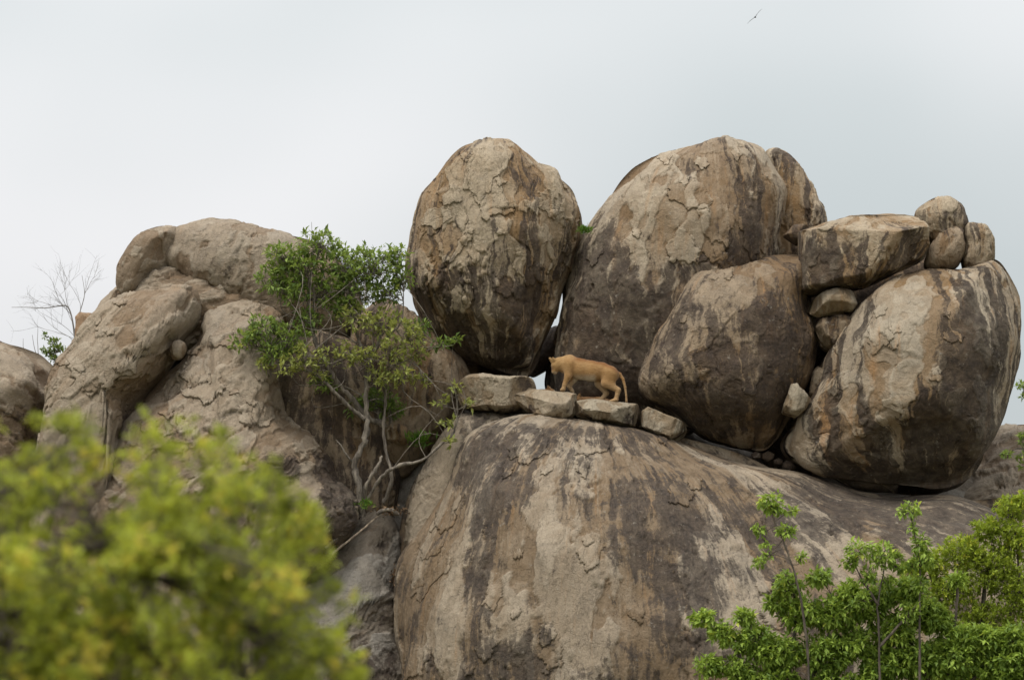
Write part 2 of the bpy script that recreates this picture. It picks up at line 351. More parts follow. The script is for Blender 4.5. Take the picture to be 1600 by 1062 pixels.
def ragged(dx, dy, rs):
    """inside a ragged, angular patch about one unit across"""
    ok = np.ones(len(dx), bool); k = rs.randint(5, 8); a0 = rs.uniform(0, 6.28)
    wx = dx + 0.10 * np.sin(dy * 7 + a0) + 0.05 * np.sin(dy * 17 + a0); wy = dy + 0.10 * np.sin(dx * 6 + a0 * 2) + 0.06 * np.sin(dx * 15 + a0)
    for j in range(k):
        t = a0 + (j + rs.uniform(-0.3, 0.3)) * 6.283 / k; ok &= wx * math.cos(t) + wy * math.sin(t) < rs.uniform(0.6, 1.0)
    return ok
def flakes(rock_o, box, n, seed, size=(9, 26), thick=0.030, aspect=1.5, slant=0.0, extra=()):
    """plates of loosened skin still clinging to the boulder by their upper end: children of it, each a slab following its surface"""
    m0 = rock_o.data; nv = len(m0.vertices); v = np.empty(nv * 3, np.float32); m0.vertices.foreach_get('co', v); v = v.reshape(-1, 3).astype(float)
    q = np.empty(len(m0.loops), np.int32); m0.loops.foreach_get('vertex_index', q); q = q.reshape(-1, 4)
    fl_ = np.empty(nv * 3, np.float32); m0.attributes['flow'].data.foreach_get('vector', fl_); fl_ = fl_.reshape(-1, 3)
    st_ = np.empty(nv, np.float32); m0.attributes['stain'].data.foreach_get('value', st_); fk_ = np.empty(nv, np.float32); m0.attributes['flake'].data.foreach_get('value', fk_)
    nr = normals(v, q); sx, sy = to_px(v + np.array(rock_o.location)); cx, cy = sx[q].mean(1), sy[q].mean(1)
    fc = np.cross(v[q[:, 2]] - v[q[:, 0]], v[q[:, 3]] - v[q[:, 1]]); fc /= np.linalg.norm(fc, axis=1)[:, None] + 1e-12; face = fc[:, 1] < -0.12
    rs = np.random.RandomState(seed); spots = list(extra)
    while len(spots) < n + len(extra):
        r = size[0] + (size[1] - size[0]) * rs.uniform() ** 2.2
        spots.append((rs.uniform(box[0], box[2]), rs.uniform(box[1], box[3]), r, r * rs.uniform(0.7, aspect)))
    for (px, py, rx, ry) in spots:
        tl = slant * (px - (box[0] + box[2]) / 2) / (box[2] - box[0]) * 2
        near = np.nonzero(face & (np.abs(cx - px) < 2.2 * max(rx, ry)) & (np.abs(cy - py) < 2.2 * max(rx, ry)))[0]
        dx, dy = cx[near] - px, cy[near] - py; dx = dx - tl * dy
        sel = near[ragged(dx / rx, dy / ry, rs)]
        if len(sel) < 14: continue
        qq = q[sel]; ids, inv = np.unique(qq, return_inverse=True); inv = inv.reshape(-1, 4); lab = np.arange(len(ids))
        while True:                                                          # keep the largest connected piece
            mn = lab[inv].min(1); old = lab.copy()
            for j in range(4): np.minimum.at(lab, inv[:, j], mn)
            if (lab == old).all(): break
        fl0 = lab[inv[:, 0]]; keep = fl0 == np.bincount(fl0).argmax()
        if keep.sum() < 14: continue
        qq = qq[keep]; ids, inv = np.unique(qq, return_inverse=True); inv = inv.reshape(-1, 4); k = len(ids)
        h_ = sstep(-1.0, 0.5, (sy[ids] - py) / ry + 0.3 * rs.uniform(-1, 1) * (sx[ids] - px) / rx)
        top = v[ids] + nr[ids] * (0.004 + thick * rs.uniform(0.6, 1.3) * h_)[:, None]; bot = v[ids] - nr[ids] * 0.015
        e_ = np.concatenate([inv[:, [0, 1]], inv[:, [1, 2]], inv[:, [2, 3]], inv[:, [3, 0]]]); key = np.sort(e_, 1); key = key[:, 0] * k + key[:, 1]
        u_, first, cnt = np.unique(key, return_index=True, return_counts=True); be = e_[first[cnt == 1]]
        side = np.stack([be[:, 1], be[:, 0], be[:, 0] + k, be[:, 1] + k], 1)
        m = build_mesh('flake', np.concatenate([top, bot]), np.concatenate([inv, side]))
        m.polygons.foreach_set('use_smooth', np.arange(len(m.polygons)) < len(inv)); two = lambda x: np.concatenate([x[ids], x[ids]])
        attr(m, 'flow', two(fl_) + np.array([rs.uniform(-0.05, 0.05), 0, 0])); attr(m, 'stain', two(st_) + rs.uniform(-0.13, 0.05)); attr(m, 'flake', np.clip(two(fk_) + rs.uniform(-0.1, 0.3), 0, 1))
        link('flake', m, rock_o.data.materials[0], parent=rock_o)

# ground: one sheet of dry savanna far below the frame
def ground_mat():
    m, t, b = new_mat('savanna_ground'); geo = N(t, 'ShaderNodeNewGeometry').outputs['Position']
    c = mix_n(t, ramp_n(t, noise_n(t, geo, 0.08, 6), 0.35, 0.65), (0.06, 0.08, 0.02), (0.12, 0.105, 0.045))
    c = mix_n(t, ramp_n(t, noise_n(t, geo, 2.5, 6, 0.7), 0.4, 0.7), c, (0.16, 0.13, 0.065))
    t.links.new(c, b.inputs['Base Color']); b.inputs['Roughness'].default_value = 1.0; return m
g = np.linspace(-1, 1, 61); gx, gy = np.meshgrid(np.sign(g) * np.abs(g) ** 3 * 3000, np.sign(g) * np.abs(g) ** 3 * 3000, indexing='ij')
gv = np.stack([gx.ravel(), gy.ravel(), np.zeros(gx.size)], 1); gv[:, 2] = 0.25 * perlin(gv / 11.0)
gi = np.arange(gx.size).reshape(gx.shape)
go = link('ground', build_mesh('ground', gv, np.stack([gi[:-1, :-1], gi[1:, :-1], gi[1:, 1:], gi[:-1, 1:]], -1).reshape(-1, 4)), ground_mat()); tag(go, kind='structure')

rock('bedrock', [(-300, 760), (-100, 640), (80, 600), (200, 540), (330, 520), (450, 560), (600, 590), (700, 598), (765, 600), (812, 640), (880, 650), (1050, 662), (1250, 715), (1450, 735), (1600, 720), (1800, 780), (2000, 1000), (2000, 1400), (1400, 1600), (600, 1600), (0, 1500), (-350, 1200)],
     4.6, 3.4, 6.0, None, mat=G_GREY, n=140, e=0.8, seed=40, centre=(820, 1050), lump=0.3, lump_s=2.5, kind='structure')
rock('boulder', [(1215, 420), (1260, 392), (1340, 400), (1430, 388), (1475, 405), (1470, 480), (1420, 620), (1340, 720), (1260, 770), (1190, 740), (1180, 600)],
     3.1, 1.2, 1.5, 'dark boulder deep in the gap between the two right-hand boulders', mat=G_BROWN, n=70, e=0.85, seed=41, lump=0.08, base_stain_shade=0.15)  # fills the dark gap; whole surface darkened
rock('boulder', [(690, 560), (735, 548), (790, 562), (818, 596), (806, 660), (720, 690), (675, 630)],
     3.7, 0.9, 1.0, 'black shadowed rock in the hollow below the egg-shaped boulder', mat=G_BROWN, n=60, e=0.85, seed=42, lump=0.05, base_stain_shade=0.2)  # rock colour darkened all over to stand in for the hollow's shade
# ---- the great dome and the slabs round it
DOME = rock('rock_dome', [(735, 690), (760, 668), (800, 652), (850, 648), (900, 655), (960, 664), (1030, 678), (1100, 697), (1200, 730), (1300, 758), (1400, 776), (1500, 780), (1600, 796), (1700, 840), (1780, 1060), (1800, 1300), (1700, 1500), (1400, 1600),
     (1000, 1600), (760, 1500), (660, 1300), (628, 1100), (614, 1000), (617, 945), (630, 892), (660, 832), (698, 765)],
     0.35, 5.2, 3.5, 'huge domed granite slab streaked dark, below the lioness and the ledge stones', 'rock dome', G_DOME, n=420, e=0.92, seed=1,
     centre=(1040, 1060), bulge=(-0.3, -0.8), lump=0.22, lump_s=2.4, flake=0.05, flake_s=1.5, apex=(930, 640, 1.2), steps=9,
     stain_shade_blobs=[(880, 690, 130, 25, 0.10), (770, 760, 30, 90, 0.14), (745, 900, 22, 160, 0.13), (1050, 830, 75, 95, 0.12), (1130, 960, 90, 90, 0.12), (960, 1040, 60, 40, 0.10), (830, 1020, 70, 40, 0.15),
             (900, 930, 110, 110, -0.12), (690, 900, 45, 120, -0.12), (1010, 720, 80, 40, -0.06), (1330, 800, 170, 45, 0.13), (1480, 830, 90, 50, 0.12)], base_stain_shade=0.035)  # right-hand band: brown stain plus painted shade of the overhang
rock('rock_shell', [(722, 647), (760, 645), (800, 650), (830, 680), (790, 730), (760, 800), (720, 900), (690, 1000), (650, 1030), (630, 960), (622, 890), (630, 820), (644, 764), (670, 716), (700, 672)],
     0.55, 1.1, 2.0, 'weathered rock shell hugging the left flank of the big dome', 'rock slab', G_DOME, n=150, e=0.9, seed=2, flute=0.06, centre=(710, 800), lump=0.10, lump_s=1.6, flake=0.04, apex=(800, 640, 2.5),
     stain_shade_blobs=[(735, 720, 22, 110, 0.16), (660, 730, 40, 90, -0.10)])
rock('rock_slab', [(600, 795), (622, 830), (634, 900), (650, 1000), (680, 1200), (560, 1300), (380, 1250), (360, 1050), (410, 960), (470, 895), (530, 835), (565, 805)],
     0.6, 1.9, 1.5, 'grey sloping rock slab below the roots of the cleft tree', 'rock slab', G_GREY, n=170, e=0.95, seed=3, centre=(530, 1010), lump=0.12, lump_s=1.1, flake=0.06, flake_s=0.9, lean=(0.0, 0.15), grain_dir=35, flute=0.02,
     stain_shade_blobs=[(560, 1040, 50, 40, 0.18), (610, 930, 20, 90, 0.10)])
rock('rock_slab', [(1440, 790), (1490, 745), (1525, 705), (1548, 676), (1585, 668), (1640, 664), (1720, 668), (1800, 720), (1800, 1000), (1600, 1100), (1450, 980), (1400, 850)],
     3.4, 2.2, 2.5, 'wrinkled grey slab rising behind the right-hand overhanging boulder', 'rock slab', G_LEFT, n=150, e=0.85, seed=4, grain_dir=15, base_stain_shade=-0.2, lean=(0, 0.5), top=-0.05, centre=(1600, 830), lump=0.2, lump_s=1.0, flake=0.06, flake_s=0.8)
rock('rock_slab', [(-160, 560), (-60, 530), (0, 535), (40, 551), (76, 572), (84, 590), (82, 640), (78, 720), (60, 850), (-60, 900), (-180, 760)],
     2.2, 2.4, 2.0, 'brown rock slab sloping in from the left edge of the frame', 'rock slab', G_LEFT, n=130, e=0.9, seed=5, grain_dir=-25, centre=(-40, 700), lump=0.16, lump_s=0.9, flake=0.07, flake_s=0.9, base_stain_shade=0.04)

# ---- left outcrop
rock('boulder', [(184, 452), (183, 425), (192, 398), (213, 372), (240, 357), (262, 354), (278, 357), (284, 375), (275, 405), (262, 430), (240, 448), (205, 470)],
     1.75, 1.0, 1.2, 'rounded boulder at the top left of the outcrop, left of the summit boulder', mat=G_LEFT, n=110, e=0.82, seed=6, grain_dir=60, lump=0.08, lump_s=0.8, flake=0.03, cuts=[((255, 400, 1.2), (0.75, -0.6, -0.45))])
rock('boulder', [(247, 415), (258, 385), (274, 358), (298, 345), (330, 338), (360, 339), (388, 350), (412, 360), (445, 364), (478, 373), (510, 392), (545, 425), (565, 475), (560, 530), (500, 560), (420, 540), (350, 500), (290, 460)],
     2.4, 1.7, 1.8, 'broad smooth summit boulder of the left outcrop, behind the cleft tree', mat=G_LEFT, n=160, e=0.85, seed=7, top=0.07, grain_dir=80, centre=(390, 440), lump=0.12, lump_s=1.2, flake=0.045, flake_s=1.0, bulge=(-0.1, 0.1),
     stain_shade_blobs=[(385, 430, 22, 20, 0.16), (345, 420, 20, 15, 0.14)])
rock('boulder', [(147, 512), (150, 488), (168, 462), (186, 447), (200, 455), (202, 480), (190, 510), (165, 530)],
     2.4, 0.6, 0.8, 'narrow brown rock on the left skyline below the rounded boulder', mat=G_LEFT, n=70, e=0.85, seed=8, lump=0.06, lump_s=0.5, base_stain_shade=0.05)
rock('stone', [(119, 496), (127, 489), (146, 491), (156, 500), (156, 530), (120, 535)], 2.2, 0.35, 0.3, 'small squared orange stone beside the bare bush', 'stone',
     granite('granite_orange', pale=(0.32, 0.22, 0.14), warm=(0.26, 0.14, 0.07), grey=(0.24, 0.18, 0.12), ochre_amt=0.5), n=40, e=0.5, seed=9, lump=0.03, lump_s=0.4, flake=0.015, sharp=True)
rock('rock_slab', [(190, 475), (215, 445), (246, 423), (285, 420), (318, 428), (350, 440), (400, 448), (440, 460), (470, 500), (440, 560), (330, 560), (230, 560), (175, 520)],
     1.9, 1.25, 1.2, 'low wrinkled rock shelf beneath the summit boulder of the left outcrop', 'rock slab', G_LEFT, n=130, e=0.85, seed=10, grain_dir=25, centre=(310, 490), lump=0.12, lump_s=0.7, flake=0.08, flake_s=0.7)
LOBE = rock('boulder', [(76, 650), (80, 606), (95, 573), (122, 543), (152, 510), (182, 482), (215, 463), (255, 456), (290, 450), (308, 455), (314, 475), (311, 500), (298, 520), (284, 535), (274, 560), (252, 594), (226, 622), (206, 660), (200, 740), (205, 900), (180, 1150), (20, 1150), (40, 900), (62, 760)],
     0.9, 1.9, 1.8, 'long pale lobe of rock left of the dark diagonal cleft', mat=G_LEFT, n=250, e=0.82, seed=11, centre=(185, 620), bulge=(-0.1, 0.1), lump=0.13, lump_s=1.3, flake=0.07, flake_s=1.1, flute=0.05, grain_dir=52)
HUMP = rock('boulder', [(314, 500), (316, 470), (330, 456), (375, 452), (412, 464), (428, 500), (432, 550), (436, 590), (448, 622), (464, 646), (484, 670), (502, 702), (525, 738), (548, 762), (556, 792), (546, 824), (512, 860), (474, 905), (440, 970), (415, 1080), (380, 1300), (160, 1300), (90, 1000), (135, 780), (172, 690), (206, 640), (246, 598), (285, 558), (305, 530)],
     0.6, 2.2, 2.0, 'big pale grey hump of rock between the diagonal cleft and the tree', mat=G_LEFT, n=300, e=0.85, seed=12, centre=(350, 720), bulge=(0.3, -0.6), lump=0.20, lump_s=1.2, flake=0.075, flake_s=1.0, lean=(0, 0.22), flute=0.05, grain_dir=40,
     stain_shade_blobs=[(440, 735, 30, 26, 0.30), (405, 765, 34, 30, 0.22), (535, 790, 26, 70, 0.42), (506, 730, 16, 50, 0.24), (470, 800, 30, 30, 0.2)])
rock('stone', [(266, 545), (270, 535), (280, 531), (290, 537), (290, 550), (282, 560), (270, 560)], -0.1, 0.2, 0.4, 'small round stone jammed in the diagonal cleft', 'stone', G_LEFT, n=36, e=0.85, seed=13, lump=0.02, lump_s=0.3, flake=0.01)
rock('boulder', [(385, 565), (430, 540), (500, 520), (560, 545), (600, 600), (618, 680), (622, 760), (605, 830), (550, 870), (490, 850), (430, 720)],
     1.5, 1.2, 1.5, 'dark brown stained rock face behind the trunk of the cleft tree', mat=G_BROWN, n=140, e=0.85, seed=14, centre=(510, 690), lump=0.12, lump_s=0.9, flake=0.04, base_stain_shade=0.17)
rock('boulder', [(560, 500), (600, 470), (645, 490), (690, 530), (725, 560), (735, 610), (715, 650), (680, 700), (640, 745), (600, 760), (565, 720), (548, 640), (545, 560)],
     2.0, 1.3, 1.5, 'brown sloping rock wedged beneath the egg-shaped boulder, right of the tree', mat=G_BROWN, n=140, e=0.8, seed=15, centre=(640, 610), lump=0.10, lump_s=0.8, flake=0.03, stain_shade_blobs=[(660, 600, 60, 60, -0.03)])
rock('stone', [(604, 672), (618, 662), (636, 668), (640, 686), (630, 694), (610, 692)], 0.75, 0.35, 0.4, 'small pale stone at the foot of the brown sloping rock, behind the tree', 'stone', G_TAN, n=36, facets=7, fdepth=0.80, e=0.8, seed=16, lump=0.03, lump_s=0.3, flake=0.012)

# ---- the standing boulders
EGG = rock('boulder', [(773, 215), (800, 221), (822, 237), (842, 257), (862, 266), (881, 281), (898, 306), (909, 335), (912, 360), (905, 395), (893, 425), (878, 460), (866, 492), (855, 523), (843, 555), (832, 580), (822, 589), (800, 585), (765, 576), (730, 565), (702, 549), (680, 530), (660, 503), (647, 472), (640, 438), (639, 400), (643, 365), (652, 330), (668, 298), (685, 270), (700, 247), (720, 229), (745, 219)],
     1.9, 1.9, 1.9, 'tall egg-shaped boulder standing alone on the ledge, top centre', mat=G_TAN, n=330, e=0.80, seed=17, top=0.04, centre=(772, 400), bulge=(-0.05, 0.05), lump=0.13, lump_s=1.2, flake=0.055, flake_s=1.05, apex=(775, 215, 2.3), steps=8,
     cuts=[((745, 520, 0.75), (-0.15, -0.55, -0.83)), ((850, 470, 0.9), (0.75, -0.62, -0.2))],
     stain_shade_blobs=[(770, 470, 90, 50, 0.07), (735, 430, 16, 40, 0.10), (800, 470, 22, 60, 0.08), (700, 560, 140, 45, 0.22), (760, 280, 100, 70, -0.10), (650, 470, 25, 60, 0.08), (870, 380, 25, 70, 0.04)])  # blob along the underside mixes streak stain with painted shade
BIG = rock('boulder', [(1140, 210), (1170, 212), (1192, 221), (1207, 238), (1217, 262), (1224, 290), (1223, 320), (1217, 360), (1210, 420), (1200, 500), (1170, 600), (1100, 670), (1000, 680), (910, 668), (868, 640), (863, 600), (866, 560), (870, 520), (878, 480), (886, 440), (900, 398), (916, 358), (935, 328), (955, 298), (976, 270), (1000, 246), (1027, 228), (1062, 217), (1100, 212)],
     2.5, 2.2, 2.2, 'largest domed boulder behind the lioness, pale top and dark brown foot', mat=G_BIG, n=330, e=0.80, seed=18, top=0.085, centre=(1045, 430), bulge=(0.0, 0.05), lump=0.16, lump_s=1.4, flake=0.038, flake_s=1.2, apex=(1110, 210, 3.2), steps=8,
     stain_shade_blobs=[(955, 520, 80, 115, 0.20), (960, 610, 110, 40, 0.16), (930, 420, 40, 50, 0.13), (1000, 450, 50, 60, 0.06), (1075, 420, 40, 30, 0.10), (1170, 370, 40, 40, 0.06), (1030, 290, 100, 70, -0.12), (1040, 400, 40, 40, -0.05)])  # foot blobs: brown stain, deepened by painted shade behind the lioness
rock('rock_slab', [(1198, 236), (1222, 237), (1244, 253), (1260, 280), (1276, 312), (1288, 338), (1286, 380), (1270, 430), (1220, 440), (1195, 405), (1190, 350), (1192, 300), (1194, 264)],
     2.7, 0.9, 1.1, 'tall thin rock flake split off the right side of the largest domed boulder', 'rock slab', G_TAN, n=110, e=0.8, seed=19, centre=(1246, 340), lump=0.06, lump_s=0.7, flake=0.05, flake_s=0.8, base_stain_shade=0.02)
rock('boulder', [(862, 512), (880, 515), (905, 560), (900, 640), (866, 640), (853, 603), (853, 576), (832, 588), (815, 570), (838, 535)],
     4.3, 0.8, 0.8, 'shadowed boulder deep in the gap behind the egg-shaped boulder', mat=G_BROWN, n=70, e=0.85, seed=20, centre=(866, 565), lump=0.04, flake=0.02, base_stain_shade=0.22)  # base colour darkened to paint in the shade of the gap
SQUAT = rock('boulder', [(1098, 416), (1138, 402), (1180, 397), (1222, 389), (1255, 384), (1268, 410), (1266, 455), (1273, 505), (1275, 550), (1266, 590), (1246, 622), (1226, 660), (1206, 695), (1186, 712), (1150, 707), (1110, 692), (1075, 670), (1043, 645), (1010, 626), (998, 606), (1005, 574), (1020, 538), (1035, 504), (1052, 472), (1075, 440)],
     0.9, 1.75, 1.8, 'squat dark brown mottled boulder leaning right of the lioness', mat=G_BROWN, n=270, e=0.82, seed=21, top=0.03, centre=(1140, 550), bulge=(-0.05, 0.0), lean=(0, 0.12), lump=0.10, lump_s=1.0, flake=0.03, flake_s=1.0, apex=(1170, 390, 1.6),
     cuts=[((1180, 412, 0.3), (-0.12, -0.38, 0.9)), ((1110, 655, -0.2), (-0.1, -0.5, -0.86))],
     base_stain_shade=0.05, stain_shade_blobs=[(1140, 560, 120, 100, 0.10), (1180, 430, 110, 35, -0.14), (1080, 480, 35, 60, -0.03), (1100, 650, 80, 40, 0.08)])
OVER = rock('boulder', [(1372, 446), (1400, 426), (1440, 414), (1490, 418), (1530, 410), (1556, 398), (1576, 420), (1591, 455), (1596, 490), (1593, 530), (1583, 582), (1565, 640), (1545, 690), (1522, 733), (1496, 760), (1465, 775), (1420, 779), (1370, 772), (1310, 756), (1260, 736), (1232, 712), (1226, 696), (1240, 670), (1262, 640), (1276, 600), (1290, 562), (1310, 528), (1330, 498), (1348, 470)],
     0.45, 2.1, 2.2, 'biggest overhanging boulder at the right, pale front and black streaks', mat=G_OVER, n=330, e=0.80, seed=22, top=0.035, centre=(1420, 600), bulge=(-0.2, 0.05), lean=(0, 0.17), lump=0.14, lump_s=1.3, flake=0.030, flake_s=1.0, apex=(1450, 420, 1.6),
     cuts=[((1400, 700, -0.75), (0.0, -0.62, -0.78)), ((1268, 620, -0.35), (-0.62, -0.78, 0.0))],
     stain_shade_blobs=[(1500, 560, 50, 160, 0.12), (1560, 600, 45, 140, 0.12), (1420, 690, 160, 60, 0.08), (1330, 640, 55, 70, 0.06), (1400, 760, 150, 30, 0.18), (1480, 700, 80, 60, 0.07), (1410, 520, 50, 90, -0.13), (1245, 690, 14, 30, -0.3), (1470, 440, 60, 20, -0.05)])  # lowest blobs paint underside shade on top of the black streaks

flakes(DOME, (650, 680, 1250, 1060), 24, 61, (8, 28), 0.024, 1.7, 0.5, [(826, 702, 34, 26), (700, 800, 20, 40), (1060, 770, 22, 26), (672, 890, 22, 46)])
flakes(EGG, (660, 235, 895, 480), 22, 62, (8, 30), 0.030, 2.0, 0.25, [(706, 372, 28, 54), (772, 318, 34, 34)])
flakes(BIG, (930, 235, 1205, 420), 14, 63, (8, 28), 0.026, 1.7, 0.25, [(1078, 300, 36, 26), (1062, 390, 30, 30)])
flakes(OVER, (1320, 435, 1570, 680), 12, 64, (7, 20), 0.02, 1.8, 0.2, [(1375, 520, 24, 44)])
flakes(HUMP, (230, 470, 520, 800), 30, 65, (8, 36), 0.035, 0.8, 0.0)
flakes(SQUAT, (1040, 405, 1250, 660), 10, 66, (6, 18), 0.02, 1.4, 0.2)
flakes(LOBE, (95, 470, 290, 700), 22, 67, (8, 30), 0.03, 1.0, 0.0)
# ---- blocks piled on the right
rock('boulder', [(1246, 364), (1290, 350), (1330, 333), (1360, 331), (1418, 331), (1434, 338), (1448, 362), (1451, 388), (1442, 405), (1415, 419), (1390, 431), (1352, 448), (1330, 453), (1300, 452), (1268, 461), (1251, 459), (1248, 420)],
     0.55, 1.35, 1.2, 'large flat-topped block with a dark square face, perched on the right-hand boulders', mat=G_TAN, n=170, e=0.60, seed=23, centre=(1345, 392), lump=0.05, lump_s=0.7, flake=0.03, flake_s=0.6, sharp=True,
     cuts=[((1300, 405, -0.45), (-0.18, -0.98, 0.02)), ((1390, 405, -0.45), (0.55, -0.70, -0.45)), ((1340, 352, -0.2), (0, -0.40, 0.92))],
     stain_shade_blobs=[(1295, 408, 48, 46, 0.24), (1390, 420, 50, 20, 0.08), (1350, 345, 100, 14, -0.2)])
rock('stone', [(1224, 369), (1238, 353), (1264, 350), (1266, 380), (1244, 383)], 0.9, 0.4, 0.4, 'small dark angular stone poking out left of the flat-topped block', 'stone', G_BROWN, n=40, facets=7, fdepth=0.80, e=0.6, seed=24, sharp=True, lump=0.02, flake=0.015, base_stain_shade=0.1)
rock('boulder', [(1430, 332), (1446, 318), (1468, 309), (1490, 312), (1505, 326), (1510, 346), (1507, 362), (1490, 378), (1465, 392), (1446, 380), (1436, 358)],
     1.1, 0.75, 0.7, 'rounded capstone boulder at the very top of the right pile', mat=G_TAN, n=90, e=0.8, seed=25, lump=0.05, lump_s=0.5, flake=0.025, flake_s=0.6)
rock('boulder', [(1444, 412), (1453, 386), (1470, 362), (1490, 354), (1505, 360), (1508, 385), (1501, 410), (1488, 422), (1466, 426), (1449, 422)],
     0.7, 0.62, 0.6, 'egg-shaped brown boulder tucked beneath the rounded capstone', mat=G_BROWN, n=80, e=0.82, seed=26, lump=0.03, lump_s=0.5, flake=0.018, flake_s=0.5, base_stain_shade=-0.05)
rock('boulder', [(1508, 353), (1524, 348), (1540, 355), (1551, 371), (1553, 392), (1549, 412), (1541, 426), (1525, 431), (1510, 425), (1502, 408), (1506, 380)],
     0.8, 0.62, 0.6, 'rough blocky boulder at the right end of the top pile', mat=G_TAN, n=80, e=0.72, seed=27, lump=0.05, lump_s=0.4, flake=0.025, flake_s=0.5, base_stain_shade=0.02, cuts=[((1522, 415, 0.25), (-0.1, -0.9, -0.45))])
rock('stone', [(1485, 428), (1490, 421), (1497, 420), (1502, 428), (1499, 434), (1488, 434)], 0.2, 0.12, 0.15, 'tiny dark stone lying below the egg-shaped brown boulder', 'stone', G_BROWN, n=24, facets=7, fdepth=0.80, e=0.7, seed=28, sharp=True, lump=0.015, lump_s=0.2, flake=0.01, base_stain_shade=0.1)
rock('stone', [(1500, 430), (1506, 424), (1514, 429), (1513, 435), (1503, 435)], 0.2, 0.10, 0.12, 'tiny brown stone below the rough blocky boulder', 'stone', G_BROWN, n=24, facets=7, fdepth=0.80, e=0.7, seed=29, sharp=True, lump=0.012, lump_s=0.2, flake=0.01)
rock('stone', [(1260, 487), (1269, 468), (1298, 453), (1320, 446), (1332, 458), (1338, 476), (1330, 487), (1300, 491), (1277, 495)], 0.2, 0.55, 0.5, 'tan wedge-shaped stone jammed under the flat-topped block', 'stone', G_BLOCK, n=64, facets=7, fdepth=0.80, e=0.62, seed=30, sharp=True, lump=0.03, lump_s=0.5, flake=0.014, flake_s=0.5, base_stain_shade=-0.08)
rock('stone', [(1275, 502), (1300, 495), (1325, 489), (1342, 498), (1330, 520), (1312, 545), (1296, 553), (1281, 541), (1273, 520)], 0.35, 0.5, 0.5, 'brown stone jammed beneath the tan wedge-shaped stone', 'stone', G_BROWN, n=64, facets=7, fdepth=0.80, e=0.7, seed=31, lump=0.03, lump_s=0.4, flake=0.02, flake_s=0.5)
rock('stone', [(1219, 646), (1228, 622), (1236, 600), (1243, 600), (1257, 612), (1268, 624), (1258, 640), (1242, 655), (1230, 650)], -0.35, 0.28, 0.3, 'pale grey angular stone wedged between the two right-hand boulders', 'stone', G_FRESH, n=54, facets=7, fdepth=0.80, e=0.6, seed=32, sharp=True, lump=0.02, lump_s=0.3, flake=0.02, flake_s=0.4)
rock('stone', [(1264, 612), (1268, 590), (1274, 570), (1287, 572), (1284, 596), (1274, 622), (1268, 628)], 0.3, 0.15, 0.2, 'narrow pinkish stone splinter deep in the right-hand gap', 'stone', G_BLOCK, n=40, facets=7, fdepth=0.80, e=0.7, seed=33, lump=0.01, flake=0.01)

rg = np.random.RandomState(77)
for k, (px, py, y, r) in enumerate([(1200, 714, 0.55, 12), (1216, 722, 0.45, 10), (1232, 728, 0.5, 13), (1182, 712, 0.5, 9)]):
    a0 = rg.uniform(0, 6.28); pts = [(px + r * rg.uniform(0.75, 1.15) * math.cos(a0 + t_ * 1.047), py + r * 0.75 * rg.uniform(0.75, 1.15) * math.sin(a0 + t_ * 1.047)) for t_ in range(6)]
    rock('stone', pts, y, r * M_PX, r * M_PX, ('second from the left', 'third from the left', 'rightmost', 'leftmost')[k] + ' of the dark rubble stones shadowed under the right-hand boulders', 'stone', G_BROWN, n=16, facets=3, e=0.7, seed=80 + k, sharp=True, lump=0.01, lump_s=0.2, flake=0.0, flute=0, base_stain_shade=0.2, group='rubble under the right-hand boulders')
# ---- stones along the ledge
rock('stone', [(716, 606), (722, 594), (742, 587), (780, 588), (822, 590), (833, 597), (836, 618), (828, 640), (800, 645), (765, 642), (732, 639), (719, 628)], 0.30, 0.75, 0.6, 'leftmost and largest rounded tan block on the ledge', 'stone', G_BLOCK, n=90, facets=8, fdepth=0.84, fz=-0.1, e=0.66, seed=34, lump=0.04, lump_s=0.6, flake=0.02, flake_s=0.6, stain_shade_blobs=[(820, 600, 12, 18, 0.2), (770, 640, 60, 8, 0.15)])
rock('stone', [(800, 622), (807, 610), (828, 606), (866, 610), (900, 615), (909, 622), (905, 638), (893, 650), (880, 657), (845, 655), (818, 647), (804, 637)], 0.0, 0.65, 0.7, 'rough brown ledge block under the front paws of the lioness', 'stone', G_BLOCK, n=84, facets=8, fdepth=0.84, fz=-0.1, e=0.62, seed=35, sharp=True, lump=0.05, lump_s=0.5, flake=0.025, flake_s=0.5,
     cuts=[((850, 617, -0.35), (0, -0.55, 0.83)), ((820, 640, -0.4), (-0.4, -0.7, -0.6))], stain_shade_blobs=[(822, 640, 20, 14, 0.15), (870, 642, 25, 12, 0.12)])
rock('stone', [(890, 642), (899, 627), (925, 622), (960, 628), (998, 633), (999, 648), (991, 666), (960, 661), (920, 656), (893, 651)], 0.0, 0.62, 0.75, 'flat pale ledge block under the hind paws of the lioness', 'stone', G_FRESH, n=80, facets=8, fdepth=0.84, fz=-0.1, e=0.55, seed=36, sharp=True, lump=0.03, lump_s=0.5, flake=0.02, flake_s=0.5,
     cuts=[((945, 631, -0.35), (0, -0.55, 0.83)), ((990, 650, -0.4), (0.75, -0.6, -0.1))], stain_shade_blobs=[(985, 655, 14, 14, 0.15), (920, 648, 16, 8, 0.1)])
rock('stone', [(996, 664), (1003, 641), (1012, 636), (1045, 650), (1072, 661), (1076, 670), (1072, 686), (1060, 691), (1030, 681)], -0.1, 0.5, 0.6, 'rightmost small squared grey block on the ledge, tipped to the right', 'stone', G_FRESH, n=70, facets=8, fdepth=0.84, fz=-0.1, e=0.5, seed=37, sharp=True, lump=0.03, lump_s=0.4, flake=0.015, flake_s=0.4,
     cuts=[((1035, 660, -0.5), (-0.1, -0.95, 0.25)), ((1064, 675, -0.3), (0.8, -0.5, 0.0))], stain_shade_blobs=[(1068, 678, 10, 14, 0.15)])

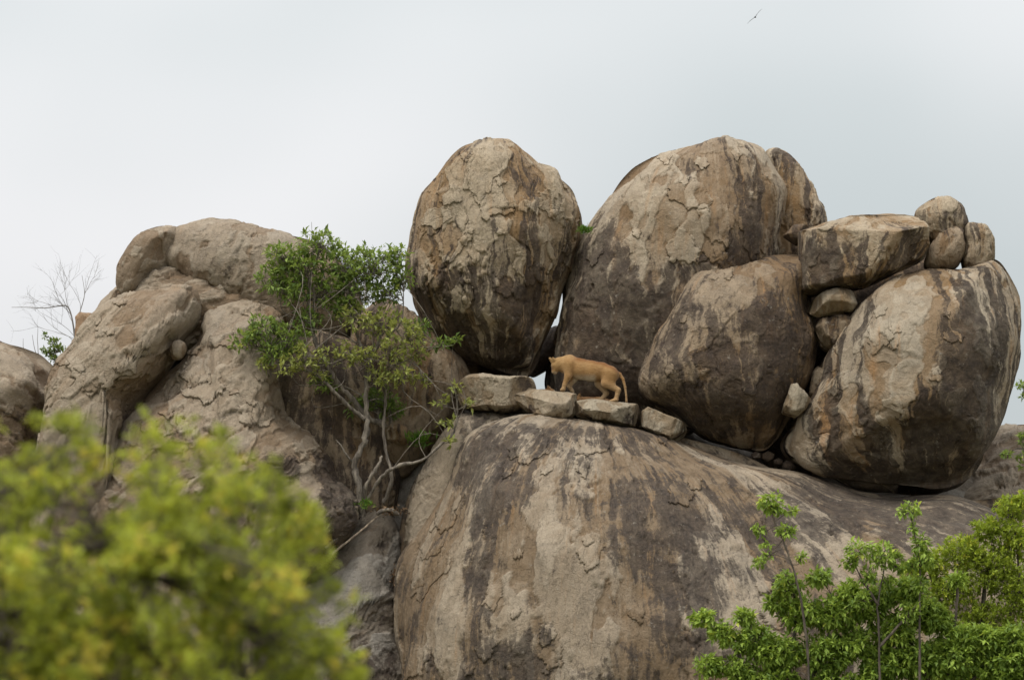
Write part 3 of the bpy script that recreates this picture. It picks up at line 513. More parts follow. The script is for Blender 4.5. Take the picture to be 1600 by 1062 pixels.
# ------------------------------------------------------------------ plants
def leaf_mat(name, a, b, yellow=None, trans=0.35, rough=0.55):
    m = bpy.data.materials.new(name); m.use_nodes = True; t = m.node_tree; t.nodes.clear()
    o = N(t, 'ShaderNodeOutputMaterial'); tint = attr_n(t, 'tint')
    c = mix_n(t, ramp_n(t, tint, 0.1, 0.85), a, b)
    if yellow: c = mix_n(t, ramp_n(t, tint, 0.86, 0.93), c, yellow)
    p = N(t, 'ShaderNodeBsdfPrincipled'); t.links.new(c, p.inputs['Base Color']); p.inputs['Roughness'].default_value = rough; p.inputs['Specular IOR Level'].default_value = 0.3
    tr = N(t, 'ShaderNodeBsdfTranslucent'); t.links.new(mix_n(t, 0.35, c, (b[0] * 1.6, b[1] * 1.4, b[2])), tr.inputs[0])
    mx_ = N(t, 'ShaderNodeMixShader'); mx_.inputs[0].default_value = trans; t.links.new(p.outputs[0], mx_.inputs[1]); t.links.new(tr.outputs[0], mx_.inputs[2])
    t.links.new(mx_.outputs[0], o.inputs[0]); return m
def bark_mat(name, a, b):
    m, t, p = new_mat(name); geo = N(t, 'ShaderNodeNewGeometry').outputs['Position']
    n1 = noise_n(t, vscale(t, geo, (14, 14, 3)), 1.0, 6, 0.65); c = mix_n(t, ramp_n(t, n1, 0.35, 0.68), a, b)
    t.links.new(c, p.inputs['Base Color']); p.inputs['Roughness'].default_value = 0.95
    bp = N(t, 'ShaderNodeBump'); bp.inputs['Distance'].default_value = 0.03; t.links.new(n1, bp.inputs['Height']); t.links.new(bp.outputs[0], p.inputs['Normal'])
    return m
L_FIG = leaf_mat('fig_leaf', (0.08, 0.135, 0.030), (0.26, 0.35, 0.075), (0.42, 0.43, 0.09))
L_FIGY = leaf_mat('fig_leaf_young', (0.18, 0.215, 0.055), (0.37, 0.40, 0.11), (0.52, 0.46, 0.10))
L_GREEN = leaf_mat('sapling_leaf', (0.105, 0.175, 0.026), (0.34, 0.46, 0.078), (0.50, 0.54, 0.09))
L_YEL = leaf_mat('bush_leaf', (0.16, 0.215, 0.025), (0.36, 0.45, 0.05), (0.55, 0.52, 0.06))
L_FORE = leaf_mat('near_bush_leaf', (0.10, 0.135, 0.022), (0.43, 0.48, 0.065), (0.58, 0.48, 0.09), trans=0.47)
L_GRASS = leaf_mat('tuft_leaf', (0.06, 0.13, 0.015), (0.14, 0.26, 0.03), (0.25, 0.26, 0.06))
B_GREY = bark_mat('grey_bark', (0.075, 0.062, 0.05), (0.25, 0.215, 0.17))
B_DARK = bark_mat('dark_bark', (0.045, 0.035, 0.028), (0.13, 0.105, 0.08))
B_TWIG = bark_mat('grey_twig', (0.16, 0.15, 0.14), (0.30, 0.28, 0.26))
B_DEAD = bark_mat('dead_wood', (0.13, 0.10, 0.07), (0.31, 0.25, 0.18))

def tube(pts, rad, sides=7, rs=None, wob=0.0):
    p = np.asarray(pts, float); r = np.asarray(rad, float); n = len(p)
    d = np.gradient(p, axis=0); d /= np.linalg.norm(d, axis=1)[:, None] + 1e-9
    ref = np.array([0.31, 0.9, 0.17]); u = np.cross(d, ref); u /= np.linalg.norm(u, axis=1)[:, None] + 1e-9; w = np.cross(d, u)
    a = np.linspace(0, 2 * np.pi, sides, endpoint=False)
    rr = r[:, None] * (1 + (wob * rs.normal(size=(n, sides)) if rs is not None and wob else 0))
    v = p[:, None] + rr[..., None] * (np.cos(a)[None, :, None] * u[:, None] + np.sin(a)[None, :, None] * w[:, None])
    i = np.arange(n * sides).reshape(n, sides); j = np.roll(i, -1, 1)
    return v.reshape(-1, 3), np.stack([i[:-1], j[:-1], j[1:], i[1:]], -1).reshape(-1, 4)
def join(parts):
    V = []; F = []; k = 0
    for v, f in parts: V.append(v); F.append(f + k); k += len(v)
    return np.concatenate(V), np.concatenate(F)
def limb_pts(pts, per=6): return spline(np.array(pts, float), closed=False, per=per)
def leaves(c, d, up, ln, wd, rs, tint):
    """one folded, drooping leaf blade per row: base c, direction d"""
    n = len(c); d = d / (np.linalg.norm(d, axis=1)[:, None] + 1e-9)
    sd_ = np.cross(d, up); sd_ /= np.linalg.norm(sd_, axis=1)[:, None] + 1e-9; nn = np.cross(sd_, d)
    ln = ln[:, None]; wd = wd[:, None]
    b = c; m_ = c + d * ln * 0.5 - nn * ln * 0.03; tip = c + d * ln - nn * ln * 0.16
    l = c + d * ln * 0.45 + sd_ * wd * 0.5 + nn * wd * 0.16; r = c + d * ln * 0.45 - sd_ * wd * 0.5 + nn * wd * 0.16
    v = np.stack([b, l, m_, r, tip], 1).reshape(-1, 3); k = np.arange(n)[:, None] * 5
    f = np.concatenate([k + np.array([[0, 2, 1]]), k + np.array([[0, 3, 2]]), k + np.array([[1, 2, 4]]), k + np.array([[2, 3, 4]])])
    return v, f, np.repeat(tint, 5)
def leaf_obj(v, f, t, mat, parent, name='leaf_clump', kind=None):
    m = build_mesh(name, v - np.array(parent.location), f, smooth=False); attr(m, 'tint', t)
    o = link(name, m, mat, parent=parent); o['kind'] = kind or 'stuff'
    return o
def rosettes(c, r, n, per, ln, rs, droop=0.0, flat=0.75, up_b=0.5, tone=0.0):
    """n tufts of leaves scattered through a ball of radius r (m)"""
    g_ = rs.normal(size=(n, 3)); g_ /= np.linalg.norm(g_, axis=1)[:, None]; rad = r * rs.uniform(0.15, 1.0, n) ** 0.6
    o = c + g_ * rad[:, None] * (1, 1, flat)
    oo = np.repeat(o, per, 0); gg = np.repeat(g_, per, 0)
    d = gg * 0.5 + rs.normal(size=oo.shape) * 0.75 + (0, 0, up_b - droop)
    oo = oo + rs.normal(size=oo.shape) * ln * 0.16
    up = np.tile(np.array([0.0, 0, 1.0]), (len(oo), 1)) + rs.normal(size=oo.shape) * 0.35
    L = ln * rs.uniform(0.45, 1.3, len(oo)); tint = np.clip(np.repeat(rs.uniform(0, 0.6, n), per) + rs.uniform(0, 0.36, len(oo)) + tone, 0, 1)
    return o, leaves(oo, d, up, L, L * rs.uniform(0.36, 0.5, len(oo)), rs, tint)
def nearest(skel, q):
    return skel[np.argmin(np.linalg.norm(skel - q, axis=1))]
def plant(name, base, label, cat, stems, clumps, lmat, bmat, ln, per=6, dens=1.0, seed=1, droop=0.0, up_b=0.5, group=None, twig=0.008, spread=0.55, flat=0.75, sides=7, stem_name='branch', links=1):
    """stems: list of ([(px, py, y)...], r0, r1); the first is the trunk. clumps: (px, py, y, r_px, tone[, material])"""
    rs = np.random.RandomState(seed); root = tag(empty(name, base), label, cat, group); skel = []
    o_ = np.array(root.location)
    for k, (pts, r0, r1) in enumerate(stems):
        q = limb_pts([P(*p) for p in pts]); q[1:-1] += rs.normal(size=q[1:-1].shape) * r0 * 0.16
        v, f = tube(q, np.linspace(r0, r1, len(q)) * (1 + 0.12 * rs.normal(size=len(q))), sides, rs, 0.07); skel.append(q)
        link('trunk' if k == 0 else stem_name, build_mesh('limb', v - o_, f), bmat, parent=root)
    skel = np.concatenate(skel); tw = []
    for cl in clumps:
        px, py, y, rp, tone = cl[:5]; mat = cl[5] if len(cl) > 5 else lmat
        c = P(px, py, y); mpp = SPAN / 1600 * (y - CAM[1]); r = rp * mpp
        n = max(3, int(dens * (0.62 if mat is L_FIGY else 1.0) * (r / ln) ** 2 * 7 + 3))
        o, (v, f, t) = rosettes(c, r, n, per, ln, rs, droop, flat, up_b, tone)
        leaf_obj(v, f, t, mat, root)
        a = nearest(skel, c - (0, 0, r * 0.6)); mid = (a + c) / 2 + rs.normal(size=3) * 0.12 * np.linalg.norm(c - a) + (0, 0, -0.04)
        br = limb_pts([a, mid, c], 4); tw.append(tube(br, np.linspace(twig * 1.7, twig, len(br)), 5))
        for _ in range(links - 1):                                           # thin tangled side branches
            a2 = skel[rs.choice(np.argsort(np.linalg.norm(skel - c, axis=1))[:len(skel) // 4])]; m2 = (a2 + c) / 2 + rs.normal(size=3) * 0.2 * np.linalg.norm(c - a2)
            b2 = limb_pts([a2, m2, c + rs.normal(size=3) * r * 0.5], 4); tw.append(tube(b2, np.linspace(twig * 1.6, twig * 0.5, len(b2)), 5))
        for q in o[rs.permutation(len(o))[:max(3, int(len(o) * spread))]]:
            k = rs.randint(len(br) // 2, len(br)); m_ = (br[k] + q) / 2 + rs.normal(size=3) * 0.1 * np.linalg.norm(q - br[k])
            tw.append(tube(np.array([br[k], m_, q]), [twig * 0.8, twig * 0.6, twig * 0.35], 4))
    if tw:
        v, f = join(tw); link('twigs', build_mesh('twigs', v - o_, f), bmat, parent=root)['kind'] = 'stuff'
    return root

# the fig tree in the cleft
Y0 = -0.45
fig_stems = [
    ([(564, 806, -0.3), (562, 764, Y0), (554, 726, Y0), (568, 694, Y0), (573, 659, Y0), (572, 622, Y0), (572, 594, Y0), (577, 564, Y0), (590, 540, Y0), (596, 510, Y0)], 0.080, 0.034),
    ([(572, 655, Y0), (562, 649, Y0), (539, 629, -0.6), (515, 604, -0.8), (490, 584, -0.9), (455, 574, -1.0), (430, 560, -1.0)], 0.052, 0.020),
    ([(604, 664, 0.0), (574, 652, -0.1), (549, 622, -0.2), (525, 594, -0.3), (505, 559, -0.4), (490, 525, -0.4), (484, 490, -0.4), (482, 450, -0.4), (490, 420, -0.4)], 0.073, 0.034),
    ([(599, 785, -0.2), (612, 749, -0.3), (604, 709, -0.3), (599, 669, -0.3), (602, 629, -0.3), (600, 600, -0.3), (612, 560, -0.3)], 0.046, 0.020),
    ([(567, 792, -0.3), (594, 749, -0.6), (619, 729, -0.8), (659, 719, -0.9), (689, 694, -0.8), (709, 674, -0.7), (715, 644, -0.7), (712, 610, -0.7)], 0.046, 0.014),
    ([(554, 724, Y0), (540, 709, -0.6), (534, 697, -0.6), (525, 687, -0.6)], 0.027, 0.009),
    ([(566, 796, -0.3), (574, 755, -0.55), (590, 728, -0.55), (597, 712, -0.5)], 0.052, 0.027),
    ([(573, 560, Y0), (560, 530, Y0), (548, 500, Y0), (545, 470, Y0), (540, 440, Y0)], 0.034, 0.017),
    ([(590, 540, Y0), (612, 520, Y0), (628, 500, Y0), (630, 470, Y0)], 0.025, 0.012),
    ([(525, 594, -0.3), (510, 585, -0.5), (500, 560, -0.5)], 0.021, 0.010),
    ([(575, 585, Y0), (600, 575, -0.5), (630, 565, -0.5), (665, 548, -0.4), (690, 540, -0.3), (700, 530, -0.3)], 0.019, 0.009)]
FY = L_FIGY
fig_cl = [(440, 405, -0.4, 34, 0.05), (425, 440, -0.5, 28, 0), (500, 386, -0.4, 38, 0.05), (470, 420, -0.4, 40, 0), (455, 455, -0.5, 32, -0.05), (540, 415, -0.4, 42, 0), (585, 412, -0.4, 42, 0.05), (622, 402, -0.3, 24, 0.05), (628, 436, -0.3, 24, 0),
    (560, 450, -0.3, 40, -0.1), (510, 455, -0.3, 38, -0.1), (600, 455, -0.3, 30, -0.05), (384, 532, -0.9, 26, 0.05), (415, 515, -0.9, 32, 0), (450, 530, -0.8, 34, 0), (430, 550, -0.9, 28, 0), (480, 500, -0.5, 24, -0.1), (535, 480, -0.3, 26, -0.1),
    (590, 625, 0.1, 30, -0.2), (612, 640, 0.1, 24, -0.2), (560, 635, 0.1, 20, -0.2), (505, 600, -0.3, 22, -0.15), (655, 515, -0.1, 22, -0.1),
    (555, 498, -0.6, 30, 0, FY), (595, 505, -0.6, 34, 0, FY), (632, 520, -0.6, 30, 0, FY), (650, 548, -0.6, 22, 0, FY), (610, 550, -0.7, 36, 0, FY), (575, 560, -0.8, 26, 0, FY), (535, 555, -0.7, 28, 0, FY), (480, 556, -1.1, 28, 0, FY), (450, 572, -1.2, 26, 0, FY), (412, 572, -1.1, 14, 0, FY), (500, 580, -1.0, 18, 0, FY),
    (630, 590, -0.6, 26, 0, FY), (660, 595, -0.5, 16, 0, FY), (590, 590, -0.7, 20, 0, FY), (690, 630, -0.7, 14, 0, FY), (712, 606, -0.8, 11, 0, FY), (728, 632, -0.8, 11, 0, FY), (700, 660, -0.8, 12, 0, FY), (702, 690, -0.9, 9, 0, FY), (690, 538, -0.4, 14, -0.1), (712, 532, -0.3, 10, -0.1)]
plant('fig_tree', P(564, 806, -0.3), 'gnarled grey-stemmed fig tree growing out of the cleft between the rocks', 'tree', fig_stems, fig_cl, L_FIG, B_GREY, 0.13, per=6, dens=0.85, seed=3, up_b=0.35, spread=0.9, links=3)
# roots and splintered dead wood at its foot
def branch_thing(name, pts, r0, r1, mat, label, cat, seed):
    rs = np.random.RandomState(seed); q = limb_pts([P(*p) for p in pts]); org = q[0].copy()
    v, f = tube(q, np.linspace(r0, r1, len(q)), 7, rs, 0.22)
    return tag(link(name, build_mesh(name, v - org, f), mat, org), label, cat)
branch_thing('dead_branch', [(590, 806, -0.5), (565, 828, -0.75), (540, 848, -0.95), (518, 866, -1.1)], 0.016, 0.03, B_DEAD, 'pale splintered dead branch lying on the grey slab, lower of the two', 'branch', 4)
branch_thing('dead_branch', [(560, 806, -0.5), (545, 822, -0.75), (525, 840, -0.95), (508, 856, -1.1)], 0.028, 0.04, B_GREY, 'rough pale dead branch just above the splintered one at the tree foot', 'branch', 5)
branch_thing('dead_branch', [(588, 802, -0.5), (606, 796, -0.5), (622, 803, -0.4)], 0.04, 0.05, B_GREY, 'short mossy dead branch right of the tree foot', 'branch', 6)

# saplings and bushes at lower right
YR = -12.5
plant('sapling', P(1262, 1330, YR), 'tall thin sapling whose bare stem rises alone left of the others', 'sapling', [([(1264, 1330, YR), (1264, 1062, YR), (1255, 960, YR), (1243, 900, YR), (1226, 850, YR), (1210, 815, YR), (1206, 792, YR)], 0.03, 0.008)],
    [(1204, 784, YR, 20, 0.1), (1216, 792, YR, 14, 0.1), (1240, 798, YR, 7, 0.1), (1228, 828, YR, 15, 0), (1186, 826, YR, 11, 0), (1198, 850, YR, 7, 0), (1184, 878, YR, 10, 0), (1200, 868, YR, 8, 0), (1252, 868, YR, 9, 0), (1226, 900, YR, 14, 0)], L_GREEN, B_DARK, 0.105, per=6, dens=1.3, seed=11, droop=0.85, twig=0.005)
plant('sapling', P(1376, 1330, YR), 'straight dark-stemmed sapling with a flat leafy top, in the middle', 'sapling', [([(1376, 1330, YR), (1375, 1100, YR), (1374, 1000, YR), (1372, 940, YR), (1384, 878, YR)], 0.032, 0.012), ([(1373, 945, YR), (1350, 910, YR), (1335, 880, YR)], 0.025, 0.01), ([(1374, 1010, YR), (1410, 970, YR), (1432, 945, YR)], 0.03, 0.012)],
    [(1378, 866, YR, 26, 0.1), (1342, 858, YR, 22, 0.1), (1328, 878, YR, 14, 0), (1405, 880, YR, 18, 0), (1358, 898, YR, 16, 0), (1390, 905, YR, 14, -0.1), (1345, 935, YR, 18, -0.1), (1420, 955, YR, 18, 0)], L_GREEN, B_DARK, 0.105, per=6, dens=1.25, seed=12, droop=0.85, twig=0.005)
plant('sapling', P(1440, 1330, YR), 'slender sapling with a leaf tuft just below the overhanging boulder', 'sapling', [([(1440, 1330, YR), (1437, 1060, YR), (1437, 940, YR), (1437, 880, YR), (1428, 830, YR), (1422, 802, YR)], 0.026, 0.007)],
    [(1428, 796, YR, 15, 0.1), (1410, 798, YR, 8, 0.1), (1426, 824, YR, 7, 0), (1437, 848, YR, 18, 0), (1445, 872, YR, 20, -0.05), (1425, 880, YR, 12, 0), (1440, 910, YR, 14, -0.1)], L_GREEN, B_DARK, 0.105, per=6, dens=1.3, seed=13, droop=0.85, twig=0.005)
YD = -12.0
plant('leafy_bush', P(1240, 1330, YD), 'bright green drooping-leaved bush at the bottom, left of the saplings', 'bush', [([(1240, 1330, YD), (1240, 1150, YD), (1235, 1040, YD), (1250, 950, YD)], 0.07, 0.02), ([(1240, 1150, YD), (1180, 1060, YD), (1130, 990, YD)], 0.04, 0.015), ([(1240, 1120, YD), (1290, 1010, YD), (1300, 940, YD)], 0.04, 0.015)],
    [(1098, 966, YD, 18, 0.1), (1128, 990, YD, 24, 0.1), (1162, 962, YD, 17, 0.1), (1176, 1000, YD, 32, 0), (1232, 918, YD, 24, 0.1), (1212, 942, YD, 18, 0.05), (1280, 902, YD, 18, 0.05), (1255, 958, YD, 36, 0.05), (1215, 1018, YD, 42, 0), (1302, 958, YD, 36, 0), (1285, 1022, YD, 42, -0.05), (1335, 1002, YD, 38, -0.05), (1106, 1040, YD, 22, 0), (1155, 1050, YD, 30, -0.05), (1210, 1080, YD, 50, -0.1), (1300, 1090, YD, 55, -0.1), (1140, 1110, YD, 45, -0.1)], L_GREEN, B_DARK, 0.125, per=8, dens=2.3, seed=14, droop=0.7, twig=0.006, spread=0.3)
plant('leafy_bush', P(1470, 1330, YD), 'deep green bush filling the bottom right corner before the yellow one', 'bush', [([(1470, 1330, YD), (1478, 1100, YD), (1488, 1000, YD), (1497, 905, YD)], 0.07, 0.02), ([(1478, 1120, YD), (1430, 1020, YD), (1400, 960, YD)], 0.04, 0.015), ([(1480, 1100, YD), (1540, 1040, YD), (1560, 1000, YD)], 0.04, 0.015)],
    [(1355, 950, YD, 30, 0), (1330, 925, YD, 24, 0.1), (1380, 930, YD, 26, 0), (1420, 925, YD, 30, 0.05), (1465, 970, YD, 26, 0), (1530, 995, YD, 28, 0.05), (1580, 1000, YD, 30, 0), (1350, 1075, YD, 40, -0.1), (1400, 985, YD, 36, 0), (1385, 1040, YD, 42, -0.1), (1445, 955, YD, 30, 0), (1435, 1030, YD, 42, -0.1), (1500, 1000, YD, 34, 0), (1495, 905, YD, 14, 0), (1485, 1030, YD, 44, -0.1), (1552, 1005, YD, 26, 0), (1560, 1040, YD, 40, -0.1), (1600, 1030, YD, 36, -0.1), (1610, 1060, YD, 40, -0.1), (1400, 1100, YD, 50, -0.15), (1490, 1110, YD, 55, -0.15), (1580, 1110, YD, 55, -0.15)], L_GREEN, B_DARK, 0.125, per=8, dens=2.5, seed=15, droop=0.65, twig=0.006, spread=0.3)
YB = -9.0
plant('fine_leaved_bush', P(1540, 1330, YB), 'yellow-green fine-leaved bush at the right edge below the wrinkled slab', 'bush', [([(1540, 1330, YB), (1540, 1100, YB), (1535, 960, YB), (1550, 850, YB)], 0.08, 0.02), ([(1540, 1080, YB), (1480, 960, YB), (1450, 890, YB)], 0.04, 0.015), ([(1540, 1060, YB), (1590, 920, YB), (1585, 820, YB)], 0.04, 0.015)],
    [(1578, 796, YB, 28, 0.1), (1545, 826, YB, 30, 0), (1592, 842, YB, 44, 0.05), (1505, 862, YB, 38, 0.1), (1455, 880, YB, 32, 0.1), (1552, 886, YB, 52, 0), (1485, 918, YB, 46, 0.05), (1595, 926, YB, 52, 0), (1425, 896, YB, 22, 0.1), (1605, 1000, YB, 55, -0.1), (1535, 975, YB, 52, -0.05), (1450, 960, YB, 40, -0.05), (1470, 1040, YB, 55, -0.1), (1560, 1060, YB, 60, -0.1), (1600, 780, YB, 20, 0.1)], L_YEL, B_DARK, 0.075, per=8, dens=1.3, seed=16, droop=0.1, twig=0.005, spread=0.2)
plant('leafy_tree', P(1720, 1330, -6), 'dark green twigs reaching in at the right edge against the sky', 'tree', [([(1730, 1330, -6), (1720, 1000, -6), (1700, 760, -6), (1690, 620, -6)], 0.10, 0.03), ([(1708, 800, -6), (1650, 720, -6), (1600, 700, -6), (1575, 708, -6)], 0.03, 0.008), ([(1695, 680, -6), (1640, 625, -6), (1600, 610, -6)], 0.025, 0.008)],
    [(1600, 604, -6, 11, -0.1), (1598, 620, -6, 6, -0.1), (1600, 684, -6, 13, -0.1), (1574, 709, -6, 8, 0), (1598, 712, -6, 8, 0), (1602, 728, -6, 8, 0), (1660, 640, -6, 50, -0.1), (1660, 720, -6, 45, -0.1), (1700, 600, -6, 60, 0)], L_FIG, B_DARK, 0.10, per=6, dens=1.1, seed=17, droop=0.3, twig=0.005)

# bare bush on the left skyline, with a green sprig at its foot
def bare_bush():
    rs = np.random.RandomState(21); y = 3.2; base = P(118, 545, y); root = tag(empty('bare_bush', base), 'leafless grey bush on the left skyline', 'bush'); T = []
    def grow(p, d, ln, r, lev):
        n = 5; q = [p]
        for k in range(n):
            d = d + rs.normal(size=3) * 0.13; d /= np.linalg.norm(d); q.append(q[-1] + d * ln / n)
        T.append(tube(np.array(q), np.linspace(r, r * 0.45, n + 1), 4))
        if lev > 0:
            for _ in range(rs.randint(3, 6)):
                k = rs.randint(1, n + 1); dd = d + rs.normal(size=3) * (0.42, 0.3, 0.42) + (0, 0, 0.12)
                grow(q[k], dd / np.linalg.norm(dd), ln * rs.uniform(0.45, 0.8), r * 0.55, lev - 1)
    W = lambda a: [P(x, z, y) for x, z in a]
    main = limb_pts(W([(118, 545), (115, 512), (110, 488), (104, 478), (92, 478), (70, 481), (45, 480), (18, 480)])); v, f = tube(main, np.linspace(0.024, 0.005, len(main)), 6)
    link('trunk', build_mesh('trunk', v - base, f), B_TWIG, parent=root)
    up = limb_pts(W([(116, 520), (124, 490), (130, 470), (132, 455), (128, 430)])); v, f = tube(up, np.linspace(0.014, 0.004, len(up)), 5)
    link('branch', build_mesh('branch', v - base, f), B_TWIG, parent=root)
    for p0, d0, ln in [((117, 535), (-0.75, 0, 0.6), 1.0), ((116, 525), (-0.6, 0, 0.8), 1.0), ((114, 505), (-0.5, 0, 0.9), 0.9), ((108, 484), (-0.35, 0, 0.95), 0.75), ((100, 478), (-0.6, 0, 0.7), 0.6), ((117, 530), (-0.9, 0, 0.35), 0.9), ((131, 468), (0.25, 0, 1), 0.6), ((132, 458), (0.55, 0, 0.9), 0.45), ((126, 485), (-0.1, 0, 1), 0.8), ((113, 500), (-0.2, 0, 1), 0.8), ((85, 478), (-0.8, 0, 0.35), 0.5)]:
        d = np.array(d0, float); grow(P(*p0, y), d / np.linalg.norm(d), ln, 0.006, 2)
    for p0, d0, ln in [((62, 560), (-0.35, 0, 1), 0.75), ((58, 560), (0.05, 0, 1), 0.55), ((48, 558), (-0.6, 0, 0.7), 0.5)]:
        d = np.array(d0, float); grow(P(*p0, y), d / np.linalg.norm(d), ln, 0.010, 0)
    v, f = join(T); o = link('twigs', build_mesh('twigs', v - base, f), B_TWIG, parent=root); o['kind'] = 'stuff'
bare_bush()
plant('sprig', P(92, 575, 2.9), 'small green sprig at the foot of the bare bush', 'plant', [([(92, 580, 2.9), (88, 560, 2.9), (84, 540, 2.9), (76, 525, 2.9)], 0.015, 0.006)],
    [(84, 535, 2.9, 9, 0), (92, 545, 2.9, 9, 0), (75, 550, 2.9, 8, 0), (84, 560, 2.9, 9, 0), (70, 524, 2.9, 4, 0), (68, 548, 2.9, 4, 0)], L_FIG, B_DARK, 0.085, per=6, dens=1.4, seed=22)

# tufts rooted in the rock
def tuft(px, py, y, r, n, ln, label, seed, mat=L_GRASS, name='grass_tuft', cat='grass'):
    rs = np.random.RandomState(seed); c = P(px, py, y); o = c + rs.normal(size=(n, 3)) * r * (1, 0.7, 0.5)
    d = rs.normal(size=(n, 3)) * 0.55 + (0, -0.25, 0.6); L = ln * rs.uniform(0.5, 1.2, n)
    v, f, t = leaves(o, d, rs.normal(size=(n, 3)), L, L * 0.22, rs, rs.uniform(0, 0.95, n))
    m = build_mesh(name, v - c, f, False); attr(m, 'tint', t); root = tag(empty(name, c), label, cat)
    o = link('blades', m, mat, parent=root); o['kind'] = 'stuff'
tuft(914, 360, 0.9, 0.07, 260, 0.10, 'bright green tuft growing high between the two tall boulders', 31)
tuft(812, 688, -0.55, 0.035, 110, 0.08, 'tiny green tuft on the pale flake at the top of the dome', 32)
tuft(655, 688, 0.35, 0.10, 220, 0.20, 'dark green grass tuft in the cleft right of the fig tree', 33)
tuft(572, 788, -0.7, 0.08, 120, 0.12, 'few green shoots at the foot of the fig tree', 34)

def litter(px, py, y, rx, rz, n, label, seed):
    rs = np.random.RandomState(seed); c = P(px, py, y); o = c + rs.normal(size=(n, 3)) * (rx, 0.10, rz); d = rs.normal(size=(n, 3)); L = rs.uniform(0.04, 0.10, n)
    v, f, t = leaves(o, d, rs.normal(size=(n, 3)), L, L * 0.5, rs, rs.uniform(0, 0.84, n)); m = build_mesh('dry_leaves', v - c, f, False); attr(m, 'tint', t)
    root = tag(empty('leaf_litter', c), label, 'dead leaves'); o = link('dry_leaves', m, L_DRY, parent=root); o['kind'] = 'stuff'
L_DRY = leaf_mat('dry_leaf', (0.06, 0.035, 0.018), (0.20, 0.125, 0.065), trans=0.1)
litter(610, 798, -0.35, 0.16, 0.05, 160, 'brown dead leaves caught right of the fig tree foot', 51)
litter(617, 905, -0.3, 0.04, 0.14, 90, 'brown dead leaves caught in the crack beside the big dome', 52)
litter(505, 872, -1.0, 0.13, 0.06, 120, 'brown dead leaves at the lower end of the dead branches', 53)
# the near bush, out of focus at lower left
def near_bush():
    rs = np.random.RandomState(41); YF = -57.0; mpp = SPAN / 1600 * 13.0
    base = P(160, 1062, YF); base[2] = 0; root = tag(empty('near_bush', base), 'blurred yellow-green bush close to the camera at lower left', 'bush')
    top = np.array([(-200, 690), (0, 668), (60, 655), (110, 668), (150, 690), (200, 668), (240, 668), (280, 712), (330, 700), (400, 735), (440, 765), (480, 805), (505, 850), (500, 905), (520, 950), (545, 1000), (560, 1062), (600, 1300)], float)
    C = []; K = []
    while len(K) < 300:
        x = rs.uniform(-160, 560); y_ = rs.uniform(640, 1260); dpt = y_ - np.interp(x, top[:, 0], top[:, 1])
        if dpt < -8 or rs.uniform() > np.clip(0.22 + dpt / 120, 0, 1) * (0.75 if x > 380 else 1): continue
        K.append((x, y_, YF + rs.uniform(-1.3, 1.3) * (0.4 + 0.6 * min(1, max(0, dpt) / 200)), rs.uniform(-0.35, 0.35)))
    TN = []
    for (x, y_, yy, tn) in K:
        for _ in range(rs.randint(4, 11)):
            C.append((x + rs.normal() * 17, y_ + rs.normal() * 19, yy + rs.normal() * 0.07)); TN.append(tn)
    C += [(62, 650, YF, ), (240, 672, YF), (288, 664, YF), (112, 660, YF), (345, 690, YF), (500, 790, YF), (470, 820, YF), (548, 945, YF), (520, 1050, YF), (395, 735, YF)]
    TN += [0.1] * (len(C) - len(TN)); B = [P(*c) for c in C]; sk = []
    for k in range(11):
        e_ = P(rs.uniform(-120, 480), rs.uniform(720, 900), YF + rs.uniform(-0.8, 0.8)); b0 = base + rs.normal(size=3) * (0.15, 0.15, 0)
        q = limb_pts([b0, b0 * 0.5 + e_ * 0.5 + rs.normal(size=3) * 0.12, e_]); v, f = tube(q, np.linspace(0.016, 0.004, len(q)), 6); sk.append(q)
        link('stem', build_mesh('stem', v - base, f), B_DARK, parent=root)
    sk = np.concatenate(sk); tw = []; bins = {}
    for c, b, tn in zip(C, B, TN):
        o, (v, f, t) = rosettes(b, rs.uniform(0.04, 0.08), 4, 8, rs.uniform(0.032, 0.05), rs, 0.0, 0.8, 0.45, tn + rs.uniform(-0.15, 0.15))
        bins.setdefault((int((c[0] + 200) // 130), int((c[1] - 600) // 130)), []).append((v, f, t))
        a = nearest(sk, b - (0, 0, 0.08)); tw.append(tube(np.array([a, (a + b) / 2 + rs.normal(size=3) * 0.02, b]), [0.004, 0.003, 0.002], 4))
    for key in sorted(bins):
        V, F = join([(v, f) for v, f, t in bins[key]]); leaf_obj(V, F, np.concatenate([t for v, f, t in bins[key]]), L_FORE, root)
    v, f = join(tw); link('twigs', build_mesh('twigs', v - base, f), B_DARK, parent=root)['kind'] = 'stuff'
near_bush()

